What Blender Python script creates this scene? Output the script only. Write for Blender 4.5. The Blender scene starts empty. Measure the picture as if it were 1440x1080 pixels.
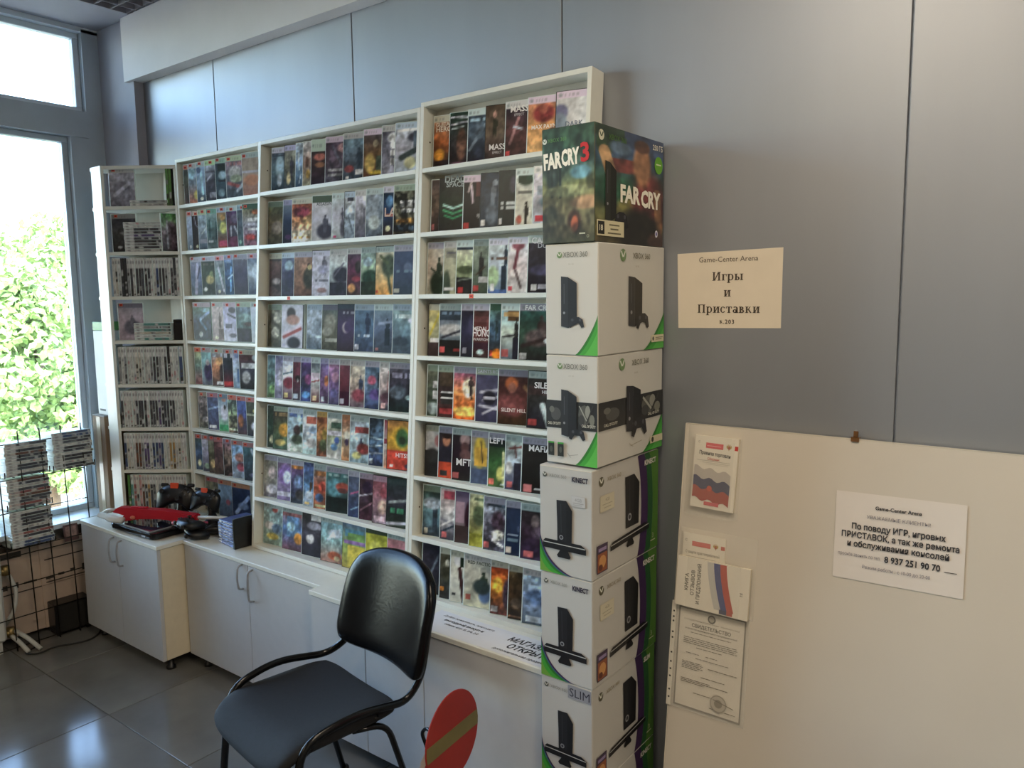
import bpy, bmesh, math, random
import numpy as np
from mathutils import Vector, Matrix, Euler
PI = math.pi
rng = random.Random(7)
S = bpy.context.scene
COL = S.collection
# ------------------------------------------------------------------ camera
cd = bpy.data.cameras.new('camera'); cam = bpy.data.objects.new('camera', cd); COL.objects.link(cam)
cd.sensor_width = 36.0; cd.lens = 1090.93 / 1440 * 36.0; cd.clip_start = .05; cd.clip_end = 300
yaw, pitch, roll = math.radians(37.1968), math.radians(6.544), math.radians(-.6586)
cam.matrix_world = Matrix.Translation((0, 0, 1.7127)) @ Matrix.Rotation(yaw, 4, 'Z') @ Matrix.Rotation(PI/2 - pitch, 4, 'X') @ Matrix.Rotation(roll, 4, 'Z')
S.camera = cam
S.view_settings.view_transform = 'Standard'; S.view_settings.look = 'None'; S.view_settings.gamma = 1.0
S.view_settings.use_curve_mapping = False
S.view_settings.exposure = 1.0
S.cycles.max_bounces = 8; S.cycles.diffuse_bounces = 4; S.cycles.glossy_bounces = 4; S.cycles.transparent_max_bounces = 12
S.cycles.use_denoising = True
S.cycles.sample_clamp_indirect = 6.0
# ------------------------------------------------------------------ sky, sun
W = bpy.data.worlds.new('daylight_sky'); S.world = W; W.use_nodes = True
nt = W.node_tree; nt.nodes.clear()
sky = nt.nodes.new('ShaderNodeTexSky'); sky.sky_type = 'NISHITA'; sky.sun_disc = False
sky.sun_elevation = math.radians(48); sky.sun_rotation = math.radians(120); sky.air_density = 1.0; sky.dust_density = 1.2
bgn = nt.nodes.new('ShaderNodeBackground'); bgn.inputs['Strength'].default_value = SKY_STRENGTH = 1.7
wo = nt.nodes.new('ShaderNodeOutputWorld')
nt.links.new(sky.outputs[0], bgn.inputs[0]); nt.links.new(bgn.outputs[0], wo.inputs[0])
ld = bpy.data.lights.new('sun', 'SUN'); ld.energy = 9.0; ld.angle = .009; ld.color = (1, .95, .86)
sun = bpy.data.objects.new('sun', ld); COL.objects.link(sun); sun.location = (8, -4, 12)
sun.rotation_euler = Vector((-.62, .42, -.75)).to_track_quat('-Z', 'Y').to_euler()
# portal that helps the renderer sample the sky through the long window
def area(name, loc, direction, sx, sy, power, color, portal=False):
    l = bpy.data.lights.new(name, 'AREA'); l.shape = 'RECTANGLE'; l.size = sx; l.size_y = sy; l.energy = power; l.color = color
    l.cycles.is_portal = portal
    o = bpy.data.objects.new(name, l); COL.objects.link(o); o.location = loc
    o.rotation_euler = Vector(direction).to_track_quat('-Z', 'Y').to_euler(); return o
area('window_portal', (-4.52, .55, 1.85), (1, 0, 0), 3.1, 2.62, 1, (1, 1, 1), True)
LAMPS = [(-.55, .85), (-2.3, -1.4), (1.25, .25), (-.55, -2.6)]
for i, (lx, ly) in enumerate(LAMPS):
    area('lamp_light', (lx, ly, 3.085), (0, 0, -1), .56, .56, (10, 6, 17, 5)[i], (1, .84, .64))

# ------------------------------------------------------------------ helpers
def hexc(h):
    if len(h) == 3: h = ''.join(c*2 for c in h)
    v = [int(h[i:i+2], 16)/255 for i in (0, 2, 4)]
    return tuple(c/12.92 if c <= .04045 else ((c+.055)/1.055)**2.4 for c in v)
MATS = {}
def mat(name, col, rough=.5, metal=0.0, spec=.5, noise=None, bump=None, attr=None, alpha=1, trans=0, coat=0, emit=None):
    if name in MATS: return MATS[name]
    m = bpy.data.materials.new(name); m.use_nodes = True; n = m.node_tree.nodes; L = m.node_tree.links
    b = n['Principled BSDF']
    if isinstance(col, str): col = hexc(col)
    b.inputs['Base Color'].default_value = (*col[:3], 1); b.inputs['Roughness'].default_value = rough
    b.inputs['Metallic'].default_value = metal; b.inputs['Specular IOR Level'].default_value = spec
    b.inputs['Alpha'].default_value = alpha; b.inputs['Transmission Weight'].default_value = trans; b.inputs['Coat Weight'].default_value = coat
    src = None
    if attr:
        a = n.new('ShaderNodeAttribute'); a.attribute_name = attr; src = a.outputs['Color']
    if noise:   # (scale, amount, stretch)
        tc = n.new('ShaderNodeTexCoord'); mp = n.new('ShaderNodeMapping'); mp.inputs['Scale'].default_value = noise[2] if len(noise) > 2 else (1, 1, 1)
        tx = n.new('ShaderNodeTexNoise'); tx.inputs['Scale'].default_value = noise[0]; tx.inputs['Detail'].default_value = 5
        L.new(tc.outputs['Object'], mp.inputs[0]); L.new(mp.outputs[0], tx.inputs[0])
        mx = n.new('ShaderNodeMix'); mx.data_type = 'RGBA'; mx.blend_type = 'MULTIPLY'; mx.inputs['Factor'].default_value = 1
        rp = n.new('ShaderNodeMapRange'); rp.inputs[1].default_value = .3; rp.inputs[2].default_value = .7
        rp.inputs[3].default_value = 1-noise[1]; rp.inputs[4].default_value = 1+noise[1]
        L.new(tx.outputs[0], rp.inputs[0]); L.new(rp.outputs[0], mx.inputs['B'])
        if src: L.new(src, mx.inputs['A'])
        else: mx.inputs['A'].default_value = (*col[:3], 1)
        src = mx.outputs['Result']
    if src: L.new(src, b.inputs['Base Color'])
    if bump:    # (scale, strength, stretch)
        tc = n.new('ShaderNodeTexCoord'); mp = n.new('ShaderNodeMapping'); mp.inputs['Scale'].default_value = bump[2] if len(bump) > 2 else (1, 1, 1)
        tx = n.new('ShaderNodeTexNoise'); tx.inputs['Scale'].default_value = bump[0]; tx.inputs['Detail'].default_value = 4
        bp = n.new('ShaderNodeBump'); bp.inputs['Strength'].default_value = bump[1]; bp.inputs['Distance'].default_value = .003
        L.new(tc.outputs['Object'], mp.inputs[0]); L.new(mp.outputs[0], tx.inputs[0]); L.new(tx.outputs[0], bp.inputs['Height']); L.new(bp.outputs[0], b.inputs['Normal'])
    if emit:
        b.inputs['Emission Color'].default_value = (*emit[0], 1); b.inputs['Emission Strength'].default_value = emit[1]
    MATS[name] = m; return m
def link(name, me, m=None, parent=None, smooth=False):
    o = bpy.data.objects.new(name, me); COL.objects.link(o)
    if m is not None and not me.materials: me.materials.append(m)
    if parent is not None: o.parent = parent
    if smooth:
        for p in me.polygons: p.use_smooth = True
    return o
def fin(name, bm, m=None, parent=None, smooth=False):
    me = bpy.data.meshes.new(name); bmesh.ops.recalc_face_normals(bm, faces=bm.faces); bm.to_mesh(me); bm.free()
    return link(name, me, m, parent, smooth)
def tag(o, label, cat, group=None):
    o['label'] = label; o['category'] = cat
    if group: o['group'] = group
    return o
def empty(name, loc=(0, 0, 0), rz=0, mtx=None):
    o = bpy.data.objects.new(name, None); COL.objects.link(o); o.empty_display_size = .1
    if mtx is not None: o.matrix_world = mtx
    else: o.location = loc; o.rotation_euler = (0, 0, rz)
    return o
def struct(o): o['kind'] = 'structure'; return o
def addbox(bm, x0, x1, y0, y1, z0, z1, bev=0):
    vs = [bm.verts.new(p) for p in ((x0,y0,z0),(x1,y0,z0),(x1,y1,z0),(x0,y1,z0),(x0,y0,z1),(x1,y0,z1),(x1,y1,z1),(x0,y1,z1))]
    fs = [bm.faces.new([vs[i] for i in q]) for q in ((0,3,2,1),(4,5,6,7),(0,1,5,4),(1,2,6,5),(2,3,7,6),(3,0,4,7))]
    if bev: bmesh.ops.bevel(bm, geom=list({e for f in fs for e in f.edges}), offset=bev, segments=1, affect='EDGES')
    return vs
def box(name, x0, x1, y0, y1, z0, z1, m, parent=None, bev=0):
    bm = bmesh.new(); addbox(bm, x0, x1, y0, y1, z0, z1, bev); return fin(name, bm, m, parent)
def addprism(bm, pts, z0, z1):
    lo = [bm.verts.new((x, y, z0)) for x, y in pts]; hi = [bm.verts.new((x, y, z1)) for x, y in pts]; n = len(pts)
    bm.faces.new(lo[::-1]); bm.faces.new(hi)
    for i in range(n): bm.faces.new((lo[i], lo[(i+1) % n], hi[(i+1) % n], hi[i]))
def rounded(pts, r, n=4):
    """round the inner corners of a 3-D polyline"""
    pts = [Vector(p) for p in pts]; out = [pts[0]]
    for a, b, c in zip(pts, pts[1:], pts[2:]):
        d1, d2 = a-b, c-b; k = min(r, d1.length*.48, d2.length*.48); p, q = b+d1.normalized()*k, b+d2.normalized()*k
        for i in range(n+1):
            t = i/n; out.append(p*(1-t)**2 + b*2*t*(1-t) + q*t*t)
    out.append(pts[-1]); return out
def addtube(bm, pts, r, n=8, ry=None, cap=True):
    pts = [Vector(p) for p in pts]; rings = []; up = None
    for i, p in enumerate(pts):
        d = (pts[min(i+1, len(pts)-1)] - pts[max(i-1, 0)]).normalized()
        if up is None: up = Vector((0, 0, 1)) if abs(d.z) < .9 else Vector((1, 0, 0))
        s = d.cross(up).normalized(); up = s.cross(d).normalized(); rr = r[i] if isinstance(r, (list, tuple)) else r
        rings.append([bm.verts.new(p + s*math.cos(2*PI*k/n)*rr + up*math.sin(2*PI*k/n)*(ry or rr)) for k in range(n)])
    for a, b in zip(rings, rings[1:]):
        for k in range(n): bm.faces.new((a[k], a[(k+1) % n], b[(k+1) % n], b[k]))
    if cap: bm.faces.new(rings[0][::-1]); bm.faces.new(rings[-1])
def tube(name, pts, r, m, parent=None, n=8, ry=None):
    bm = bmesh.new(); addtube(bm, pts, r, n, ry); return fin(name, bm, m, parent, True)
def addlathe(bm, prof, n=16, c=(0, 0, 0)):
    rings = [[bm.verts.new((c[0]+r*math.cos(2*PI*k/n), c[1]+r*math.sin(2*PI*k/n), c[2]+z)) for k in range(n)] for r, z in prof]
    for a, b in zip(rings, rings[1:]):
        for k in range(n): bm.faces.new((a[k], a[(k+1) % n], b[(k+1) % n], b[k]))
    bm.faces.new(rings[0][::-1]); bm.faces.new(rings[-1])
ORD = 'first second third fourth fifth sixth seventh eighth ninth tenth eleventh twelfth thirteenth fourteenth fifteenth sixteenth seventeenth eighteenth nineteenth twentieth'.split() + ['twenty-first', 'twenty-second', 'twenty-third', 'twenty-fourth', 'twenty-fifth']

# ---- lettering as flat 2-D meshes
TXT = {}
def text2d(s, bold=0.0):
    key = (s, bold)
    if key not in TXT:
        cu = bpy.data.curves.new('lettering', 'FONT'); cu.body = s; cu.size = 1; cu.resolution_u = 2; cu.fill_mode = 'FRONT'; cu.offset = bold
        o = bpy.data.objects.new('lettering', cu); me = bpy.data.meshes.new_from_object(o)
        v = np.array([tuple(q.co)[:2] for q in me.vertices], float).reshape(-1, 2); f = [tuple(p.vertices) for p in me.polygons]
        bpy.data.objects.remove(o); bpy.data.curves.remove(cu); bpy.data.meshes.remove(me)
        if len(v) == 0: v = np.zeros((1, 2)); f = []
        TXT[key] = (v, f)
    return TXT[key]
# serif capitals and small letters built from strokes (x, y in cap units)
def serif_glyphs():
    ST, TH, SF = .15, .06, .05
    def stem(x, y0, y1, foot=True, head=True):
        q = [[(x, y0), (x+ST, y0), (x+ST, y1), (x, y1)]]
        if foot: q.append([(x-.07, y0), (x+ST+.07, y0), (x+ST+.07, y0+SF), (x-.07, y0+SF)])
        if head: q.append([(x-.07, y1-SF), (x+ST+.07, y1-SF), (x+ST+.07, y1), (x-.07, y1)])
        return q
    def bar(x0, x1, y, h=TH): return [[(x0, y), (x1, y), (x1, y+h), (x0, y+h)]]
    def ring(cx, cy, rx, ry, a0, a1, w0=.07, w1=.14, n=10):
        out = []
        for i in range(n):
            p = []
            for a in (a0+(a1-a0)*i/n, a0+(a1-a0)*(i+1)/n):
                c, s = math.cos(a), math.sin(a); w = w0+(w1-w0)*abs(c)
                p.append(((cx+rx*c, cy+ry*s), (cx+(rx-w)*c, cy+(ry-w*.8)*s)))
            out.append([p[0][0], p[1][0], p[1][1], p[0][1]])
        return out
    def diag(x0, y0, x1, y1, w): return [[(x0, y0), (x0+w, y0), (x1+w, y1), (x1, y1)]]
    G = {}
    X = .56
    G['П'] = (stem(.1, 0, .75) + stem(.55, 0, .75) + bar(.1, .7, .69), .84)
    G['И'] = (stem(.1, 0, .75) + stem(.58, 0, .75) + diag(.2, .05, .52, .68, .1), .88)
    G['и'] = (stem(.08, 0, X) + stem(.43, 0, X) + diag(.16, .05, .38, X-.06, .08), .66)
    G['г'] = (stem(.08, 0, X, head=False) + bar(.01, .46, X-.06) + [[(.4, X-.2), (.46, X-.2), (.46, X), (.4, X)]], .5)
    G['р'] = (stem(.08, -.22, X) + ring(.33, .28, .26, .29, -2.3, 2.3), .66)
    G['ы'] = (stem(.08, 0, X) + ring(.25, .16, .23, .17, -1.9, 1.9) + stem(.58, 0, X), .82)
    G['с'] = (ring(.29, .28, .25, .29, .6, 2*PI-.6), .56)
    G['т'] = (stem(.22, 0, X, head=False) + bar(.02, .56, X-.06) + [[(.02, X-.18), (.08, X-.18), (.08, X), (.02, X)], [(.5, X-.18), (.56, X-.18), (.56, X), (.5, X)]], .6)
    G['а'] = (stem(.36, 0, .45, foot=True, head=False) + ring(.28, .42, .22, .15, .0, 2.6) + ring(.24, .16, .2, .17, 0, 2*PI), .6)
    G['в'] = (stem(.08, 0, X) + ring(.26, .15, .24, .16, -1.9, 1.9) + ring(.24, .42, .2, .14, -1.9, 1.9), .58)
    G['к'] = (stem(.08, 0, X) + diag(.2, .26, .42, X, .09) + diag(.46, 0, .24, .3, .14), .68)
    return G
SERIF = serif_glyphs()
def serif2d(s):
    v, f, x = [], [], 0
    for ch in s:
        if ch in SERIF:
            polys, adv = SERIF[ch]
            for p in polys:
                f.append(tuple(range(len(v), len(v)+len(p)))); v += [(x+a, b) for a, b in p]
            x += adv
        elif ch == ' ': x += .3
        else:
            tv, tf = text2d(ch, .02); f += [tuple(i+len(v) for i in q) for q in tf]; v += [(x+a, b) for a, b in tv]; x += max(a for a, b in tv)+.1
    return np.array(v), f
class Art:
    """flat print: polygons in face coordinates (metres), later layers a hair prouder"""
    def __init__(self): self.v = []; self.f = []; self.c = []; self.l = 0
    def poly(self, pts, col, step=True):
        if step: self.l += 1
        self.f.append(tuple(range(len(self.v), len(self.v)+len(pts)))); self.v += [(x, y, self.l) for x, y in pts]
        self.c.append(hexc(col) if isinstance(col, str) else col); return self
    def rect(self, x0, y0, x1, y1, col): return self.poly([(x0, y0), (x1, y0), (x1, y1), (x0, y1)], col)
    def ell(self, cx, cy, rx, ry, col, n=16): return self.poly([(cx+rx*math.cos(2*PI*k/n), cy+ry*math.sin(2*PI*k/n)) for k in range(n)], col)
    def line(self, x0, y0, x1, y1, w, col):
        d = Vector((x1-x0, y1-y0)); q = Vector((-d.y, d.x)).normalized()*w/2
        return self.poly([(x0+q.x, y0+q.y), (x1+q.x, y1+q.y), (x1-q.x, y1-q.y), (x0-q.x, y0-q.y)], col)
    def text(self, s, cx, y, h, col, bold=0.0, maxw=None, rot=0, align='c', serif=False, sx=1, slant=0):
        v, f = serif2d(s) if serif else text2d(s, bold)
        v = v.copy(); k = h/.73; w0, w1 = v[:, 0].min(), v[:, 0].max()
        v[:, 0] -= {'c': (w0+w1)/2, 'l': w0, 'r': w1}[align]
        v[:, 0] += v[:, 1]*slant
        kx = k*sx
        if maxw and (w1-w0)*kx > maxw: kx = maxw/(w1-w0)
        v = v*np.array([kx, k]); c, s_ = math.cos(rot), math.sin(rot); v = np.c_[v[:, 0]*c-v[:, 1]*s_+cx, v[:, 0]*s_+v[:, 1]*c+y]
        self.l += 1; b = len(self.v); self.v += [(x, yy, self.l) for x, yy in v]; hc = hexc(col) if isinstance(col, str) else col
        for q in f: self.f.append(tuple(i+b for i in q)); self.c.append(hc)
        return self
    def build(self, name, parent, m, o, u, v, gap=.0004, step=.00012):
        o, u, v = Vector(o), Vector(u).normalized(), Vector(v).normalized(); n = u.cross(v)
        me = bpy.data.meshes.new(name); me.from_pydata([tuple(o+u*a+v*b+n*(gap+l*step)) for a, b, l in self.v], [], self.f)
        at = me.color_attributes.new('Col', 'FLOAT_COLOR', 'CORNER'); buf = []
        for p, c in zip(me.polygons, self.c): buf += [c[0], c[1], c[2], 1.0]*p.loop_total
        at.data.foreach_set('color', buf)
        q = link(name, me, m, parent)
        if 'lettering' in name: q['kind'] = 'stuff'
        return q
# ---- painted print on a fine grid (vertex colours): soft photographic pictures
def vnoise(nx, ny, cells, seed):
    r = np.random.RandomState(seed); out = np.zeros((ny, nx))
    for c, a in cells:
        gx, gy = max(2, int(c)), max(2, int(c*1.4)); g = r.rand(gy+1, gx+1)-.5
        X = np.linspace(0, gx-1e-6, nx); Y = np.linspace(0, gy-1e-6, ny); xi, yi = X.astype(int), Y.astype(int); fx, fy = X-xi, (Y-yi)[:, None]
        out += a*((g[yi][:, xi]*(1-fx)+g[yi][:, xi+1]*fx)*(1-fy)+(g[yi+1][:, xi]*(1-fx)+g[yi+1][:, xi+1]*fx)*fy)
    return out
def paint(ops, nx, ny, seed, gain=1.0, vis=1.0):
    X, Y = np.meshgrid(np.linspace(0, 1/vis, nx), np.linspace(0, 1, ny)); img = np.zeros((ny, nx, 3)); soft = 1.2/nx
    asp = .19/.135/vis
    def hx(h):
        if len(h) == 3: h = ''.join(c*2 for c in h)
        return np.array([int(h[i:i+2], 16)/255 for i in (0, 2, 4)])
    def put(mask, c):
        nonlocal img
        img = img*(1-mask[..., None]) + hx(c)*mask[..., None]
    head = None; amt = 0
    for op in ops.split(';'):
        k, a = op.split(':'); p = a.split(',')
        if k == 'g':
            cs = [hx(c) for c in a.split('/')]; t = np.clip(Y*(len(cs)-1), 0, len(cs)-1.0001); i = t.astype(int); fr = (t-i)[..., None]; cs = np.array(cs); img = cs[i]*(1-fr)+cs[i+1]*fr
        elif k == 'n': amt = float(a)/100
        elif k == 'e':
            cx, cy, rx, ry = map(float, p[:4]); d = np.hypot((X-cx)/rx, (Y-cy)/ry); put(np.clip((1.15-d)/.35, 0, 1), p[4])
        elif k == 'r':
            x0, y0, x1, y1 = map(float, p[:4]); put(((X >= x0) & (X <= x1) & (Y >= y0) & (Y <= y1)).astype(float), p[4])
        elif k == 'l':
            x0, y0, x1, y1, w = map(float, p[:5]); dx, dy = x1-x0, (y1-y0)*asp; t = np.clip(((X-x0)*dx+(Y-y0)*asp*dy)/(dx*dx+dy*dy+1e-9), 0, 1)
            d = np.hypot(X-x0-t*dx, (Y-y0)*asp-t*dy); put(np.clip((w/2+soft-d)/soft, 0, 1), p[5])
        elif k == 'p':   # plain standing silhouette
            cx, cy, s = map(float, p[:3])
            for ex, ey, rx, ry in ((0, 0, .2, .16), (0, .45, .42, .34), (-.12, 1.0, .17, .5), (.16, 1.0, .16, .5), (.4, .5, .13, .3)):
                d = np.hypot((X-cx-ex*s)/(rx*s), (Y-cy-ey*s)*asp/(ry*s*asp)); put(np.clip((1.1-d)/.3, 0, 1), p[3])
        elif k == 't':   # unreadable title strip
            y, h = float(p[0]), float(p[1]); r = np.random.RandomState(seed+3); bars = np.repeat(r.rand(nx//2+2) > .3, 2)[:nx]
            put(((abs(Y-y) < h/2) & bars[None, :] & (X > .1) & (X < .9)).astype(float)*.85, p[2])
        elif k == 'h': head = p
    if amt:
        n1 = vnoise(nx, ny, ((4, .9), (9, .9), (16, .8), (24, .6)), seed); n2 = vnoise(nx, ny, ((5, 1), (11, .8)), seed+1)
        sharp = np.tanh(vnoise(nx, ny, ((6, 1), (11, 1), (17, .7)), seed+9)*5)
        img = img*(1+n1[..., None]*amt*1.3)*(1+sharp[..., None]*max(0, amt-.1)*1.1) + n2[..., None]*np.array([.05, -.01, -.05])*amt
        lum = img.mean(-1, keepdims=True); img = lum+(img-lum)*.78
    if head:
        hh = float(head[1]) if len(head) > 1 else .125; hcol = head[0]; tmp = img.copy(); put((Y <= hh).astype(float), hcol)
        put(((Y > hh*.35) & (Y < hh*.65) & (X > .22) & (X < .62) & (np.sin(X*60) > -.3)).astype(float)*.25, '555')
        put(np.clip((1.2-np.hypot((X-.1)/.06, (Y-hh*.5)/.035))/.4, 0, 1)*.45, '566')
    img = np.clip(img*gain, 0, 1); return np.where(img <= .04045, img/12.92, ((img+.055)/1.055)**2.4)
def painted_sheet(name, parent, m, w, h, ops, nx, ny, seed, o=(0, 0, 0), u=(1, 0, 0), v=(0, 0, 1), gain=1.0, vis=1.0):
    img = paint(ops, nx, ny, seed, gain, vis); o, u, v = np.array(o, float), np.array(u, float), np.array(v, float)
    gx, gy = np.meshgrid(np.linspace(0, w, nx), np.linspace(h, 0, ny)); pts = o+gx[..., None]*u+gy[..., None]*v
    me = bpy.data.meshes.new(name); i = np.arange(nx*ny).reshape(ny, nx)
    fs = np.stack([i[1:, :-1], i[1:, 1:], i[:-1, 1:], i[:-1, :-1]], -1).reshape(-1, 4)
    me.vertices.add(nx*ny); me.vertices.foreach_set('co', pts.reshape(-1)); nf = len(fs)
    me.loops.add(nf*4); me.loops.foreach_set('vertex_index', fs.reshape(-1)); me.polygons.add(nf); me.polygons.foreach_set('loop_start', np.arange(nf)*4)
    me.update(calc_edges=True)
    at = me.color_attributes.new('Col', 'FLOAT_COLOR', 'POINT'); at.data.foreach_set('color', np.concatenate([img.reshape(-1, 3), np.ones((nx*ny, 1))], 1).reshape(-1))
    return link(name, me, m, parent)

# ------------------------------------------------------------------ materials
M_lam = mat('white_laminate', 'dcdcd2', .38, noise=(40, .02), bump=(300, .03))
M_edge = mat('cream_laminate_edge', 'd8cdb4', .45, noise=(30, .03))
M_back = mat('rack_backing', 'cfccc0', .6, noise=(20, .03))
M_print = mat('glossy_print', 'ffffff', .28, attr='Col', bump=(18, .08))
M_paper = mat('matt_print', 'ffffff', .7, attr='Col')
M_boxprint = mat('carton_print', 'ffffff', .42, attr='Col', noise=(6, .03))
M_case = mat('pale_case_plastic', 'd6e2de', .3, noise=(20, .04))
M_cased = mat('dark_case_plastic', '20241f', .3, noise=(20, .1))
M_steel = mat('brushed_steel', '9fa1a4', .4, .35, noise=(60, .08))
M_black = mat('black_plastic', '131416', .35, noise=(40, .15), bump=(200, .05))
M_rubber = mat('dark_rubber', '1a1a1a', .7, noise=(30, .2))
M_wire = mat('black_wire', '26241f', .45, .6, noise=(50, .2))
# ================================================================== THE ROOM
XW, YW, XR, YB, ZC = -4.4, 2.18, 2.6, -3.9, 3.14
M_panel = mat('satin_metal_panel', 'a2a6ac', .56, .84, noise=(3, .05, (1, 1, .15)), bump=(500, .04, (1, 1, .05)))
M_joint = mat('panel_joint', '9aa2b0', .5, noise=(20, .2))  # pale blue backing paints in the bright highlights along the seams
M_plaster = mat('grey_plaster', '9c9aa0', .8, noise=(8, .04), bump=(60, .1))
M_wallp = mat('beige_wall_paint', 'b3aa9e', .8, noise=(5, .05), bump=(80, .08))
M_frame = mat('grey_window_frame', 'b3bec8', .45, .2, noise=(10, .04))
M_framel = mat('pale_window_frame', 'd8e2ea', .45, noise=(10, .04))
M_col = mat('column_paint', 'a2a3ad', .7, noise=(6, .05), bump=(60, .08))
# floor with separate tiles
M_tile = mat('dark_stone_tile', '6c6c69', .14, noise=(2.3, .28), bump=(3, .02))
M_grout = mat('tile_grout', '2c2b29', .8, noise=(40, .1))
fl = struct(box('floor', XW-.2, XR, YB, YW+.1, -.12, -.004, M_grout))
TS = .6; bm = bmesh.new(); addbox(bm, .0015, TS-.0015, .0015, TS-.0015, -.006, 0, .0012); tile_me = bpy.data.meshes.new('tile'); bmesh.ops.recalc_face_normals(bm, faces=bm.faces); bm.to_mesh(tile_me); bm.free(); tile_me.materials.append(M_tile)
tx0, ty0 = -3.19-TS*2, 1.405-TS*9
for i in range(0, 12):
    for j in range(0, 11):
        x, y = tx0+i*TS, ty0+j*TS
        if x+TS > XR+.1 or y+TS > YW+.25: continue
        if y+TS > YW: continue
        o = bpy.data.objects.new('tile', tile_me); COL.objects.link(o); o.parent = fl; o.location = (x, y, 0)
# main wall: backing plus hanging metal panels with open joints
wm = struct(box('wall_back', XW-.2, XR+.1, YW+.012, YW+.15, -.1, ZC+.3, M_joint))
seams = [-4.38, -3.395, -2.43, -1.437, -.411, .6, 1.6, XR]
for a, b in zip(seams, seams[1:]):
    box('panel', a+.0025, b-.0025, YW, YW+.0115, .02, ZC, M_panel, wm, .0012)
struct(box('trim_1', -4.09, XR, 2.11, YW-.001, 2.825, ZC-.001, mat('bulkhead_paint', 'dedcdc', .75, noise=(5, .03))))
struct(box('trim_2', XW, -4.03, 2.13, YW-.001, 0, ZC-.001, M_col))
# walls behind the camera and to the right
struct(box('wall_right', XR, XR+.1, YB, YW+.15, -.1, ZC+.3, M_wallp))
struct(box('wall_front', XW-.2, XR+.1, YB-.1, YB, -.1, ZC+.3, M_wallp))
# ceiling: slab, perimeter strip and a dark open-cell grid
ce = struct(box('ceiling', XW-.2, XR+.1, YB-.1, YW+.15, ZC+.16, ZC+.3, mat('ceiling_slab', '8a8a90', .9, noise=(3, .1))))
box('perimeter_strip', XW, -4.0, YB, YW, ZC, ZC+.02, mat('perimeter_strip', '9b9da6', .8, noise=(6, .05)), ce)
bm = bmesh.new()
for i in range(int((XR+4.0)/.08)+1): addbox(bm, -4.0+i*.08-.003, -4.0+i*.08+.003, YB, 2.11, ZC, ZC+.045)
for j in range(int((2.1-YB)/.08)+1): addbox(bm, -4.0, XR, YB+j*.08-.003, YB+j*.08+.003, ZC+.001, ZC+.044)
g = fin('grid_lattice', bm, mat('grid_lattice', '8d8a90', .5, noise=(10, .05)), ce); g['kind'] = 'stuff'
# ceiling lamps
def lamp(x, y, label):
    t = empty('ceiling_lamp', (x, y, ZC)); tag(t, label, 'lamp', 'square ceiling lamps')
    bm = bmesh.new()
    for q in ((-.3, .3, -.3, -.28), (-.3, .3, .28, .3), (-.3, -.28, -.28, .28), (.28, .3, -.28, .28)): addbox(bm, *q, -.05, .0)
    fin('lamp_frame', bm, M_framel, t)
    box('diffuser', -.28, .28, -.28, .28, -.04, -.03, mat('lamp_diffuser', 'fff2dd', .5, emit=((1, .82, .6), 4.0), noise=(5, .01)), t)
for (lx, ly), lb in zip(LAMPS, ('in front of the leaning white board', 'near the window rack', 'by the side wall', 'at the far end of the room')):
    lamp(lx, ly, 'square warm ceiling lamp ' + lb)
# window wall: sill wall, posts, transom, head
WX0, WX1 = XW-.14, XW
wl = struct(box('wall_left', WX0, WX1, YB, YW+.15, -.1, .54, mat('sill_wall_stone', 'b3a69c', .7, noise=(4, .1), bump=(30, .2))))
YP = [1.955, .45, -1.05]           # right edges of the panes
bm = bmesh.new()
addbox(bm, XW-.1, XW+.02, -1.0, 2.13, 3.115, ZC+.16, 0)                                    # head
fin('head_beam', bm, M_framel, wl)
box('corner_post', XW-.1, XW+.02, 2.045, 2.13, .54, 3.13, M_frame, wl)
box('transom', XW-.1, XW+.03, -1.0, 2.045, 2.57, 2.705, M_frame, wl)
box('sill_board', XW-.1, XW+.17, -1.0, 2.12, .54, .565, mat('sill_board', 'c9d2d6', .35, noise=(10, .03)), wl)
box('post', XW-.1, XW+.02, 1.955, 2.045, .565, 2.57, M_frame, wl)
for y in YP[1:]: box('post', XW-.1, XW+.02, y-.03, y+.05, .565, 3.12, M_frame, wl)
M_glass = mat('window_glass', 'f4faf8', .0, trans=1, spec=.5)
def glass_mat():
    m = bpy.data.materials.new('clear_pane'); m.use_nodes = True; n = m.node_tree.nodes; L = m.node_tree.links; n.clear()
    t = n.new('ShaderNodeBsdfTransparent'); t.inputs[0].default_value = (.93, .96, .95, 1); gl = n.new('ShaderNodeBsdfGlossy'); gl.inputs['Roughness'].default_value = .02
    mx = n.new('ShaderNodeMixShader'); fr = n.new('ShaderNodeFresnel'); fr.inputs[0].default_value = 1.45; o = n.new('ShaderNodeOutputMaterial')
    L.new(fr.outputs[0], mx.inputs[0]); L.new(t.outputs[0], mx.inputs[1]); L.new(gl.outputs[0], mx.inputs[2]); L.new(mx.outputs[0], o.inputs[0]); return m
M_pane = glass_mat()
def window(n, y0, y1, z0, z1, fm):
    w = struct(empty('window_%d' % n, (XW-.05, (y0+y1)/2, z0)))
    h, d = (y1-y0)/2, z1-z0; bm = bmesh.new()
    for q in ((-h, h, 0, .03), (-h, h, d-.03, d), (-h, -h+.03, .03, d-.03), (h-.03, h, .03, d-.03)): addbox(bm, -.025, .03, q[0], q[1], q[2], q[3], .003)
    fin('window_frame', bm, fm, w)
    box('pane', -.008, .004, -h+.03, h-.03, .03, d-.03, M_pane, w)
n = 1
for a, b in zip(YP, YP[1:]):
    y1 = a; y0 = b+.05
    window(n, y0, y1, .565, 2.57, M_frame); window(n+1, y0, y1 if n > 1 else 2.045, 2.705, 3.115, M_framel); n += 2

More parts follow.
